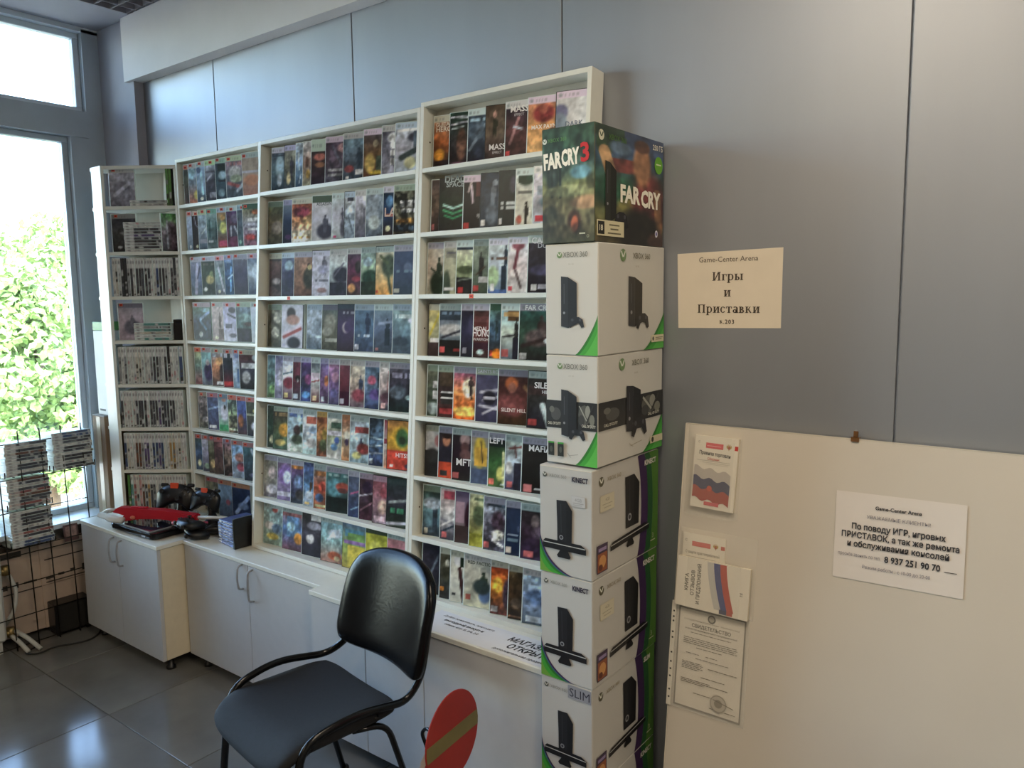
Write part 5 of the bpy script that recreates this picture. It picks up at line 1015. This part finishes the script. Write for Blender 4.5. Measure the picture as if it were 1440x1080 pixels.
# ================================================================== CHAIR
M_vinyl = mat('black_vinyl', '09090b', .24, spec=.2, bump=(90, .12), noise=(20, .1)); M_cloth = mat('black_seat_fabric', '0f1013', .85, noise=(90, .25), bump=(400, .25)); M_tube = mat('black_enamel_tube', '101113', .22, .3, noise=(30, .1))
ch = tag(empty('visitor_chair', (-1.895, 1.40, 0), math.radians(-9)), 'black visitor chair with glossy vinyl back and fabric seat', 'chair')
def cushion(name, nx, ny, fn, th, m):
    bm = bmesh.new(); g = [[bm.verts.new(fn(i/nx*2-1, j/ny*2-1)) for i in range(nx+1)] for j in range(ny+1)]
    for j in range(ny):
        for i in range(nx): bm.faces.new((g[j][i], g[j][i+1], g[j+1][i+1], g[j+1][i]))
    bm.normal_update(); bmesh.ops.solidify(bm, geom=bm.faces[:], thickness=th); o = fin(name, bm, m, ch, True)
    md = o.modifiers.new('soft', 'SUBSURF'); md.levels = md.render_levels = 1; return o
def sq(u, v, p=5.0):
    k = (abs(u)**p+abs(v)**p)**(1/p); q = max(abs(u), abs(v)); return (u*q/k, v*q/k) if k > 1e-6 else (0, 0)
def seat_fn(u, v):
    a, b = sq(u, v, 7); e = max(abs(u), abs(v)); z = .488-.022*(1-abs(a)**2)*(1-b*b*.4)-.022*max(0, e-.75)**2*16*.6
    if b < -.45: z -= .062*((-b-.45)/.55)**2
    return (a*(.230-.004*b), b*.222+.012, z)
cushion('seat', 16, 16, seat_fn, .034, M_cloth)
def back_fn(u, v):
    a, b = sq(u, v, 4.5 if v > 0 else 9); e = max(abs(u), abs(v)); t = (b+1)/2
    wd = .246-.012*t-.006*b*b; z = .538+t*.325-(.03*a*a if b > 0 else .0)*b
    y = .300+.088*t-.052*a*a+.022*max(0, e-.8)**2*12
    return (a*wd+.048, y, z)
cushion('backrest', 16, 16, back_fn, -.036, M_vinyl)
for s in (-1, 1):
    tube('side_frame', rounded([(s*.240, -.175, .001), (s*.226, -.125, .480), (s*.238, .04, .512), (s*.230, .235, .476), (s*.205+.035, .285, .54), (s*.18+.045, .325, .66)], .07, 6), .0125, M_tube, ch, 10, .0095)
    tube('leg', rounded([(s*.20, .06, .44), (s*.215, .17, .425), (s*.245, .29, .001)], .05, 5), .0115, M_tube, ch, 10, .0095)
    bm = bmesh.new(); addlathe(bm, [(.0155, 0), (.0165, .02), (.013, .026)], 12, (s*.24, -.175, 0)); addlathe(bm, [(.0155, 0), (.0165, .02), (.013, .026)], 12, (s*.245, .29, 0)); q = fin('foot_cap', bm, M_rubber, ch, True)
for y, z in ((-.09, .436), (.13, .436)): tube('cross_bar', [(-.226, y, z+.03), (-.2, y, z), (.2, y, z), (.226, y, z+.03)], .009, M_tube, ch, 8)
# ================================================================== RED DISC SIGN
na, nb = math.radians(6), math.radians(2); nn = Vector((math.cos(na)*math.cos(nb), math.sin(na)*math.cos(nb), math.sin(nb)))
rt = Vector((-math.sin(na), math.cos(na), 0)); upv = nn.cross(rt)
DMX = Matrix(((rt.x, upv.x, nn.x, -1.331), (rt.y, upv.y, nn.y, 1.470), (rt.z, upv.z, nn.z, .531), (0, 0, 0, 1)))
ds = tag(empty('round_sign', (-1.345, 1.468, 0)), 'red disc sign with an olive band on a black stand beside the chair', 'sign')
bm = bmesh.new(); addlathe(bm, [(.116, -.002), (.121, -.001), (.121, .001), (.1195, .0022)], 40); o = fin('sign_plate', bm, mat('red_enamel', '8e1d17', .42, noise=(6, .1)), ds); o.matrix_world = DMX; o.matrix_parent_inverse = Matrix.Translation((-1.345, 1.468, 0)).inverted()
bm = bmesh.new(); n = 10; hw = .021
pt = [(-math.sqrt(.118**2-hw*hw), -hw), (math.sqrt(.118**2-hw*hw), -hw), (.1185, 0), (math.sqrt(.118**2-hw*hw), hw), (-math.sqrt(.118**2-hw*hw), hw), (-.1185, 0)]
addprism(bm, pt, .0023, .0031); o = fin('sign_band', bm, mat('olive_band', '6b6238', .5, noise=(10, .12)), ds); o.matrix_world = DMX; o.matrix_parent_inverse = Matrix.Translation((-1.345, 1.468, 0)).inverted()
tube('stand_pole', [(-.005, .002, .012), (-.004, .002, .55)], .007, M_tube, ds, 8)
bm = bmesh.new(); addlathe(bm, [(.12, 0), (.122, .008), (.11, .014), (.012, .02)], 28); fin('stand_base', bm, M_black, ds, True)
tube('side_hook', rounded([(-.006, .002, .46), (-.05, .05, .462), (-.165, .085, .452), (-.185, .085, .43), (-.160, .085, .385), (-.11, .08, .26), (-.01, .01, .2)], .02, 4), .0055, M_tube, ds, 8)
tp = tag(empty('barrier_tape', (-1.52, 1.548, .1)), 'red and white barrier tape tied to the hook of the disc sign', 'tape')
r_ = random.Random(2)
for k, (a0, a1) in enumerate(((0, 'c8b8ac'), (1, 'a8222c'), (2, 'c8b8ac'))):
    bm = bmesh.new(); P = []; n = 7
    for i in range(n+1):
        t = i/n; P.append(((-.012*k+.018)*(.3+t*1.2)-.045*t*(k-.2)+.016, .0+.006*math.sin(i*1.3+k), .275-.27*t))
    w_ = .007
    for s in range(n):
        a, b = P[s], P[s+1]; q = [bm.verts.new(v) for v in ((a[0]-w_, a[1]-.002*k, a[2]), (a[0]+w_, a[1]+.004-.002*k, a[2]), (b[0]+w_*1.6, b[1]+.006-.002*k, b[2]), (b[0]-w_*1.6, b[1]-.002*k, b[2]))]; bm.faces.new(q)
    bmesh.ops.remove_doubles(bm, verts=bm.verts[:], dist=.0005); bm.normal_update(); bmesh.ops.solidify(bm, geom=bm.faces[:], thickness=.0005)
    fin('tape_strand', bm, mat('tape_'+a1, a1, .35, noise=(20, .08)), tp)
bm = bmesh.new(); addtube(bm, [(.008, .006, .27), (.02, -.008, .283), (.034, .006, .276), (.02, .014, .27), (.008, .006, .27)], .006, 6); fin('tape_knot', bm, MATS['tape_c8b8ac'], tp, True)
# ================================================================== THINGS ON THE PROJECTING CABINET
cs = tag(empty('flat_console', (-3.60, 1.862, .6085), math.radians(2)), 'flat black glossy console lying on the projecting cabinet', 'console')
bm = bmesh.new(); pts = []
for cx, cy, a0 in ((.165, .09, 0), (-.165, .09, 90), (-.165, -.09, 180), (.165, -.09, 270)): pts += [(cx+.03*math.cos(math.radians(a0+q)), cy+.03*math.sin(math.radians(a0+q))) for q in (0, 30, 60, 90)]
addprism(bm, pts, .003, .031); bmesh.ops.bevel(bm, geom=[e for e in bm.edges if abs(e.verts[0].co.z-e.verts[1].co.z) < 1e-5], offset=.005, segments=2, affect='EDGES'); fin('console_body', bm, mat('glossy_black', '0e0f11', .15, noise=(10, .1)), cs, False)
box('top_tray', -.125, .15, -.108, .045, .0312, .036, mat('tray_glass', '2c3040', .06, coat=1, noise=(5, .1)), cs, .0015)
bm = bmesh.new()
for q in ((-.128, .153, -.111, -.108), (-.128, .153, .045, .048), (-.128, -.125, -.108, .045), (.15, .153, -.108, .045)): addbox(bm, *q, .0312, .037)
fin('tray_rim', bm, M_steel, cs); box('front_badge', .10, .13, -.1215, -.1195, .009, .016, M_steel, cs, .0005)
for fx, fy in ((-.15, -.08), (.15, -.08), (-.15, .08), (.15, .08)): box('foot', fx-.012, fx+.012, fy-.012, fy+.012, -.0002, .0035, M_rubber, cs)
# toy gun : red body, white grip end, pale barrel
tg = tag(empty('toy_gun', (-3.55, 1.85, .648), math.radians(27)), 'red toy light gun with white ends lying on the flat console', 'toy'); tg.scale = (1.45, 1.1, .95)
M_red = mat('red_toy_plastic', 'b01a2a', .35, noise=(15, .08)); M_wh = mat('white_toy_plastic', 'cfd0cc', .4, noise=(15, .04))
bm = bmesh.new(); addprism(bm, [(-.155, .05), (-.13, .078), (.03, .07), (.15, .052), (.155, .024), (.06, .018), (.02, .03), (-.05, .022), (-.115, .004), (-.13, .012), (-.1, .04)], -.02, .02)
bmesh.ops.bevel(bm, geom=bm.edges[:], offset=.004, segments=2, affect='EDGES'); o = fin('gun_body', bm, M_red, tg); o.rotation_euler = (PI/2, 0, 0)
bm = bmesh.new(); addtube(bm, rounded([(-.105, -.035, .018), (-.145, -.032, .022), (-.2, -.012, .034)], .03, 4), [.016]*2+[.019]*3+[.015]*2, 10); fin('grip_end', bm, M_wh, tg, True)
tube('barrel', [(.148, .0, .036), (.21, .006, .037), (.285, .012, .033)], [.009, .008, .0065], M_wh, tg, 10)
tube('rear_rod', rounded([(-.15, .004, .058), (-.19, .02, .05), (-.215, .035, .03)], .02, 4), .007, M_wh, tg, 8)
bm = bmesh.new(); addlathe(bm, [(.012, -.01), (.019, -.006), (.019, .006), (.012, .01)], 14); o = fin('trigger_ball', bm, mat('bright_red_plastic', 'c8242a', .3, noise=(15, .05)), tg, True); o.location = (.085, -.02, .014)
box('top_rail', -.09, -.03, -.008, .008, .073, .081, M_red, tg, .002); bm = bmesh.new(); addlathe(bm, [(.009, 0), (.009, .004), (.006, .005)], 12); o = fin('side_button', bm, mat('amber_button', 'c8735c', .3, noise=(15, .05)), tg, True); o.rotation_euler = (PI/2, 0, 0); o.location = (-.075, -.021, .03)
# black gamepads
def gamepad(name, loc, rot, label, s=1.0, accent=None):
    t = empty(name, loc); t.rotation_euler = rot; t.scale = (s, s, s); tag(t, label, 'gamepad')
    bm = bmesh.new(); n = 28; top = []; bot = []
    def outline(k, f):
        a = 2*PI*k/n; x = .074*math.cos(a); y = .042*math.sin(a)
        if y < 0: y -= .05*max(0, abs(math.cos(a))-.45)*1.7; y += .018*max(0, .45-abs(math.cos(a)))*2
        return (x*f, y*f)
    rings = []
    for f, z in ((.55, -.016), (.92, -.012), (1, 0), (.94, .013), (.6, .02)): rings.append([bm.verts.new((*outline(k, f), z)) for k in range(n)])
    for a, b in zip(rings, rings[1:]):
        for k in range(n): bm.faces.new((a[k], a[(k+1) % n], b[(k+1) % n], b[k]))
    bm.faces.new(rings[0][::-1]); bm.faces.new(rings[-1]); fin('pad_shell', bm, M_black, t, True)
    for x, y in ((-.042, .012), (.02, -.012)):
        bm = bmesh.new(); addlathe(bm, [(.004, .0), (.004, .01), (.009, .012), (.009, .016), (.006, .0145)], 14, (x, y, .016)); fin('thumb_stick', bm, M_rubber, t, True)
    for k, (x, y) in enumerate(((.045, .024), (.056, .012), (.034, .012), (.045, 0))):
        bm = bmesh.new(); addlathe(bm, [(.0045, .0), (.0045, .0035), (.003, .0045)], 10, (x, y, .0165)); fin('button', bm, mat('pad_button', '35363a', .3, noise=(20, .1)), t, True)
    bm = bmesh.new(); addbox(bm, -.025, -.013, -.006, -.002+.001, .0185, .0215); addbox(bm, -.0215, -.0165, -.0105, .0025, .0185, .0214); fin('direction_cross', bm, MATS['pad_button'], t)
    for s_ in (-1, 1): box('trigger', s_*.052-.012, s_*.052+.012, .03, .043, -.008, .008, M_rubber, t, .003)
    if accent: box('pink_label', *accent, mat('pink_label', 'c04a6a', .5, noise=(20, .05)), t, .001)
    return t
gamepad('gamepad', (-3.315, 1.905, .637), (.1, -.12, math.radians(152)), 'black gamepad with a pink label at the front edge of the counter', 1.1, (.03, .05, -.055, -.035, .0185, .0205))
gamepad('gamepad', (-3.405, 1.925, .634), (0, .0, math.radians(200)), 'black gamepad lying next to the flat console', 1.0)
gamepad('gamepad', (-3.235, 2.005, .634), (.05, .0, math.radians(20)), 'black gamepad just in front of the blue disc cases', 1.1)
# gamepads standing upright on charging stands in front of the bottom spines
def standing_pad(x, y, rz, label, s):
    t = gamepad('upright_gamepad', (x, y, .6085), (0, 0, rz), label, s)
    for ch_ in list(t.children):
        ch_.matrix_basis = Matrix.Translation((0, 0, .138/s)) @ Matrix.Rotation(math.radians(72), 4, 'X') @ ch_.matrix_basis
    bm = bmesh.new(); addlathe(bm, [(.05, 0), (.052, .006), (.03, .016), (.016, .05), (.014, .13/s)], 18, (0, .028, 0)); fin('charging_stand', bm, M_black, t, True)
    box('orange_tag', -.016, .014, -.012, -.004, .138/s+.028, .138/s+.048, MATS['orange_sticker'], t, .001)
standing_pad(-3.60, 1.985, .5, 'larger black upright gamepad with orange tag beside the corner spines', 1.35)
standing_pad(-3.42, 2.035, .3, 'smaller black upright gamepad with orange tag before the tagged rack', 1.12)
gamepad('gamepad', (-3.325, 1.878, .673), (.1, .06, math.radians(165)), 'black gamepad lying on top of the other gamepads', 1.1)
# stack of blue-spined disc cases
z = .6083
for k in range(8):
    o = empty('disc_case', (-3.075+rng.uniform(-.004, .004), 1.99+rng.uniform(-.004, .004), z), math.radians(-4+rng.uniform(-2, 2))); q = (rng.uniform(.0135, .0145))
    tag(o, '%s of the blue disc cases piled on the counter, counting upwards' % ORD[k], 'game case', 'disc cases piled on the counter')
    box('case_shell', -.068, .068, -.07, .07, 0, .0132, mat('blue_case_plastic', '4a5a8c', .25, noise=(10, .15)), o, .001)
    painted_sheet('spine_print', o, M_print, .13, .011, 'g:8a9ac0/%s/6a78a8;n:40;r:.0,.25,.16,.8,ddd;r:%.2f,.3,%.2f,.7,dde' % (rng.choice(['3a4472', '2c3358', '56649a', '7a84a8']), rng.uniform(.25, .4), rng.uniform(.55, .9)), 22, 5, 1300+k, (-.065, -.0706, .0011))
    z += .0136
# dark case standing against the stack's end
o = game_case(Matrix.Translation((-2.988, 1.90, .6085)) @ Matrix.Rotation(math.radians(88), 4, 'Z'), 'g:222/1a1a1c/222;n:20', 1400, 'black case standing upright at the end of the blue pile', 'upright black cases', dark=True); o.scale = (1.0, 1, .72)
# ================================================================== WIRE RACK AT THE WINDOW
RX0, RLEAN = -4.145, math.atan(.052)
RMX = Matrix.Translation((RX0, 0, 0)) @ Matrix.Rotation(-RLEAN, 4, 'Y')      # local y along the wall, z up the slant
wr = tag(empty('wire_rack', mtx=RMX), 'tall black wire grid rack of flat cases leaning at the window', 'rack')
ys = [.93+.0985*i for i in range(10)]; zs = [.02, .165, .325, .470, .50, .685, .845, 1.02]
for y in ys: tube('upright_wire', [(0, y, .002), (0, y, 1.08)], .0032, M_wire, wr, 6)
for z in zs: tube('cross_wire', [(-.0055, ys[0], z), (-.0055, ys[-1], z)], .0028, M_wire, wr, 6)
def tray(y0, y1, z):
    bm = bmesh.new(); addtube(bm, rounded([(.0, y0, z+.03), (.0, y0, z), (-.148, y0, z), (-.148, y1, z), (.0, y1, z), (.0, y1, z+.03)], .01, 3), .003, 6)
    for k in range(1, 5): addtube(bm, [(.0, y0+(y1-y0)*k/5, z), (-.148, y0+(y1-y0)*k/5, z)], .002, 5)
    fin('wire_tray', bm, M_wire, wr, True)
def rstack(y0, z0, codes, name, seed):
    z = z0
    for k, c in enumerate(codes):
        jit = rng.uniform(-.004, .004)
        mtx = RMX @ Matrix.Translation((.004+rng.uniform(-.004, .003), y0+.192+jit, z)) @ Matrix.Rotation(PI/2, 4, 'Z') @ Matrix.Rotation(-PI/2, 4, 'Y')
        spine_case(mtx, c, seed+k, '%s spine, %s from the bottom, %s of the window rack' % (SPC[c][0], ORD[k], name), 'cases in the %s of the window rack' % name); z += .0148
STK = [(1.672, .852, 'KKWKKWKKWKKBB', 'stack nearest the corner'), (1.452, .858, 'KWKKWKKNKWK', 'upper stack of the tall column'), (1.449, .697, 'KRKKNRKWKN', 'middle stack of the tall column'), (1.447, .508, 'BBWKRKWKKKKW', 'lower stack of the tall column'), (1.228, .862, 'KKWKKK', 'short stack at the far end')]
for i, (y0, z0, codes, nm, ) in enumerate(STK):
    tray(y0-.004, y0+.198, z0-.0035); rstack(y0, z0, codes, nm, 1500+30*i)
# flattened cartons against the sill wall
M_card = mat('pale_cardboard', 'b9a594', .85, noise=(12, .08)); M_ink = mat('carton_ink', '3b352f', .8, noise=(30, .2))
def sheetcard(y0, y1, z0, z1, x, label, prints):
    t = tag(empty('flat_carton', (x, y0, z0), 0), label, 'cardboard'); t.rotation_euler = (0, math.radians(-2.5), 0); w, h = y1-y0, z1-z0
    box('cardboard', -.008, 0, 0, w, 0, h, M_card, t, .001)
    bm = bmesh.new(); addbox(bm, 0, .0008, 0, w, h*.5-.0015, h*.5+.0015); fin('fold_line', bm, mat('fold_line', '8a7a6c', .9, noise=(20, .1)), t)
    a = Art()
    for q in prints: a.rect(*q, '3b352f')
    a.build('carton_print_marks', t, M_paper, (0, 0, 0), (0, 1, 0), (0, 0, 1), .001, .0001)
rr = random.Random(9)
sheetcard(1.02, 1.62, .03, .47, -4.262, 'pale cardboard sheet with black printed marks behind the wire rack', [(.05, .235, .11, .275), (.4, .245, .425, .27), (.46, .245, .475, .275), (.5, .255, .56, .265), (.05, .218, .58, .224), (.12, .40, .5, .43)])
sheetcard(1.60, 2.02, .03, .475, -4.255, 'pale cardboard sheet with dark band near the projecting cabinet', [(.02, .25, .06, .265), (.08, .255, .11, .268), (.14, .258, .165, .275), (.2, .25, .29, .285), (.02, .232, .36, .238), (.02, .35, .36, .356)])
# dark picture postcards tucked on the sill front
for i, (y, c, lb) in enumerate(((1.70, '5a3a34', 'reddish'), (1.80, '4a4440', 'dark'), (1.88, '6a4a44', 'brown'))):
    o = tag(empty('leaflet', (-4.205, y, .470)), '%s printed leaflet standing against the sill behind the rack' % lb, 'leaflet'); o.rotation_euler = (0, math.radians(-8), 0)
    box('card', 0, .002, 0, .07, 0, .085, mat('leaflet_'+c, c, .5, noise=(30, .3)), o); box('leaflet_photo', .002, .0026, .008, .062, .02, .075, mat('leaflet_photo', '8a6a60', .5, noise=(60, .4)), o)
# brown tall carton and white box
bb = tag(empty('brown_carton', (-4.168, 1.965, .0), math.radians(0)), 'tall brown cardboard carton standing between window and corner rack', 'box')
M_brown = mat('brown_cardboard', '8a7660', .85, noise=(10, .08))
box('carton', -.065, .065, -.07, .075, .001, 1.105, M_brown, bb, .002); box('carton_flap', -.066, .066, -.071, .076, 1.1055, 1.112, mat('grey_cardboard', '8c8a86', .8, noise=(10, .06)), bb, .001); box('packing_tape', -.02, .02, -.0715, -.0702, .4, 1.104, mat('packing_tape', '9a8a6c', .3, noise=(20, .05)), bb)
wb = tag(empty('white_carton', (-4.150, 1.965, 1.1135)), 'white box with green top edge standing on the tall brown carton', 'box')
box('carton', -.052, .052, -.05, .05, 0, .44, mat('white_carton', 'ced2d0', .5, noise=(10, .03)), wb, .002); box('green_cap', -.0525, .0525, -.0505, .0505, .441, .485, mat('green_carton', '5f9a52', .45, noise=(10, .06)), wb, .002); box('grey_print', -.03, .03, -.0512, -.0503, .02, .03, mat('grey_ink', '6a6e70', .7, noise=(30, .1)), wb)
# black speaker on the floor with cable
sp = tag(empty('speaker', (-4.21, 1.70, 0), math.radians(90-3)), 'black box speaker on the floor below the wire rack', 'speaker')
box('cabinet_body', -.088, .088, -.05, .05, .012, .165, M_black, sp, .004); box('speaker_grille', -.08, .08, -.053, -.0502, .02, .157, mat('speaker_cloth', '1c1b19', .95, noise=(300, .4), bump=(500, .4)), sp, .001)
for x in (-.07, .07):
    for y in (-.035, .035): box('foot', x-.01, x+.01, y-.01, y+.01, .0, .0122, M_rubber, sp)
tag(tube('cable', rounded([(-4.15, 1.80, .02), (-4.04, 1.78, .006), (-3.98, 1.70, .005), (-4.0, 1.62, .005), (-4.05, 1.55, .005), (-4.02, 1.47, .005), (-4.09, 1.42, .005), (-4.12, 1.5, .006)], .05, 5), .0042, M_rubber), 'black cable looping over the floor from the speaker', 'cable')
# radiator end with valves and hoses
ra = tag(empty('radiator', (-4.205, 1.36, 0)), 'white radiator end below the window with brass valves and pale hoses', 'radiator')
M_rad = mat('radiator_white', 'c6c8c4', .4, noise=(8, .03)); M_brass = mat('dull_brass', 'a08a5a', .35, .8, noise=(20, .15)); M_hose = mat('pale_hose', 'b9bab4', .5, noise=(20, .05))
for k in range(5):
    bm = bmesh.new(); addbox(bm, -.04, .045, -.048-.085*k, .030-.085*k, .06, .50, .012); fin('radiator_section', bm, M_rad, ra)
for z, nm in ((.40, 'upper'), (.085, 'lower')):
    bm = bmesh.new(); addtube(bm, [(.0, .028, z), (.0, .075, z)], .016, 10); addtube(bm, [(.0, .06, z-.02), (.0, .06, z+.024)], .02, 10); fin('valve', bm, M_brass, ra, True)
tube('hose', rounded([(.0, .07, .38), (.035, .09, .3), (.04, .07, .2), (.0, .04, .13)], .05, 5), .0095, M_hose, ra, 10)
tube('hose', rounded([(.0, .055, .075), (.06, .07, .05), (.13, .085, .010)], .03, 5), .0105, M_hose, ra, 10); tube('hose', rounded([(.01, .075, .09), (.07, .105, .06), (.14, .135, .010)], .03, 5), .0105, M_hose, ra, 10)
bm = bmesh.new()
for k in (0, 4): addbox(bm, -.03, .03, -.03-.085*k, .01-.085*k, 0, .06)
fin('radiator_foot', bm, M_rad, ra)
# orange price dots on two shelf edges
for x, z, lb in ((-2.735, 1.719-.009, 'of the wide middle rack'), (-1.73, 1.719-.009, 'of the rack beside the boxes')):
    s = (z-.608)/CZ; o = tag(empty('shelf_tag', mtx=LM @ Matrix.Translation((x, -.0004, s))), 'small orange tag on the third shelf edge ' + lb, 'tag')
    box('tag_paper', -.009, .009, -.001, 0, -.007, .007, MATS['orange_sticker'], o); box('tag_ink', -.005, .005, -.0014, -.001, -.002, .002, mat('price_ink', '7a1f1c', .7), o)
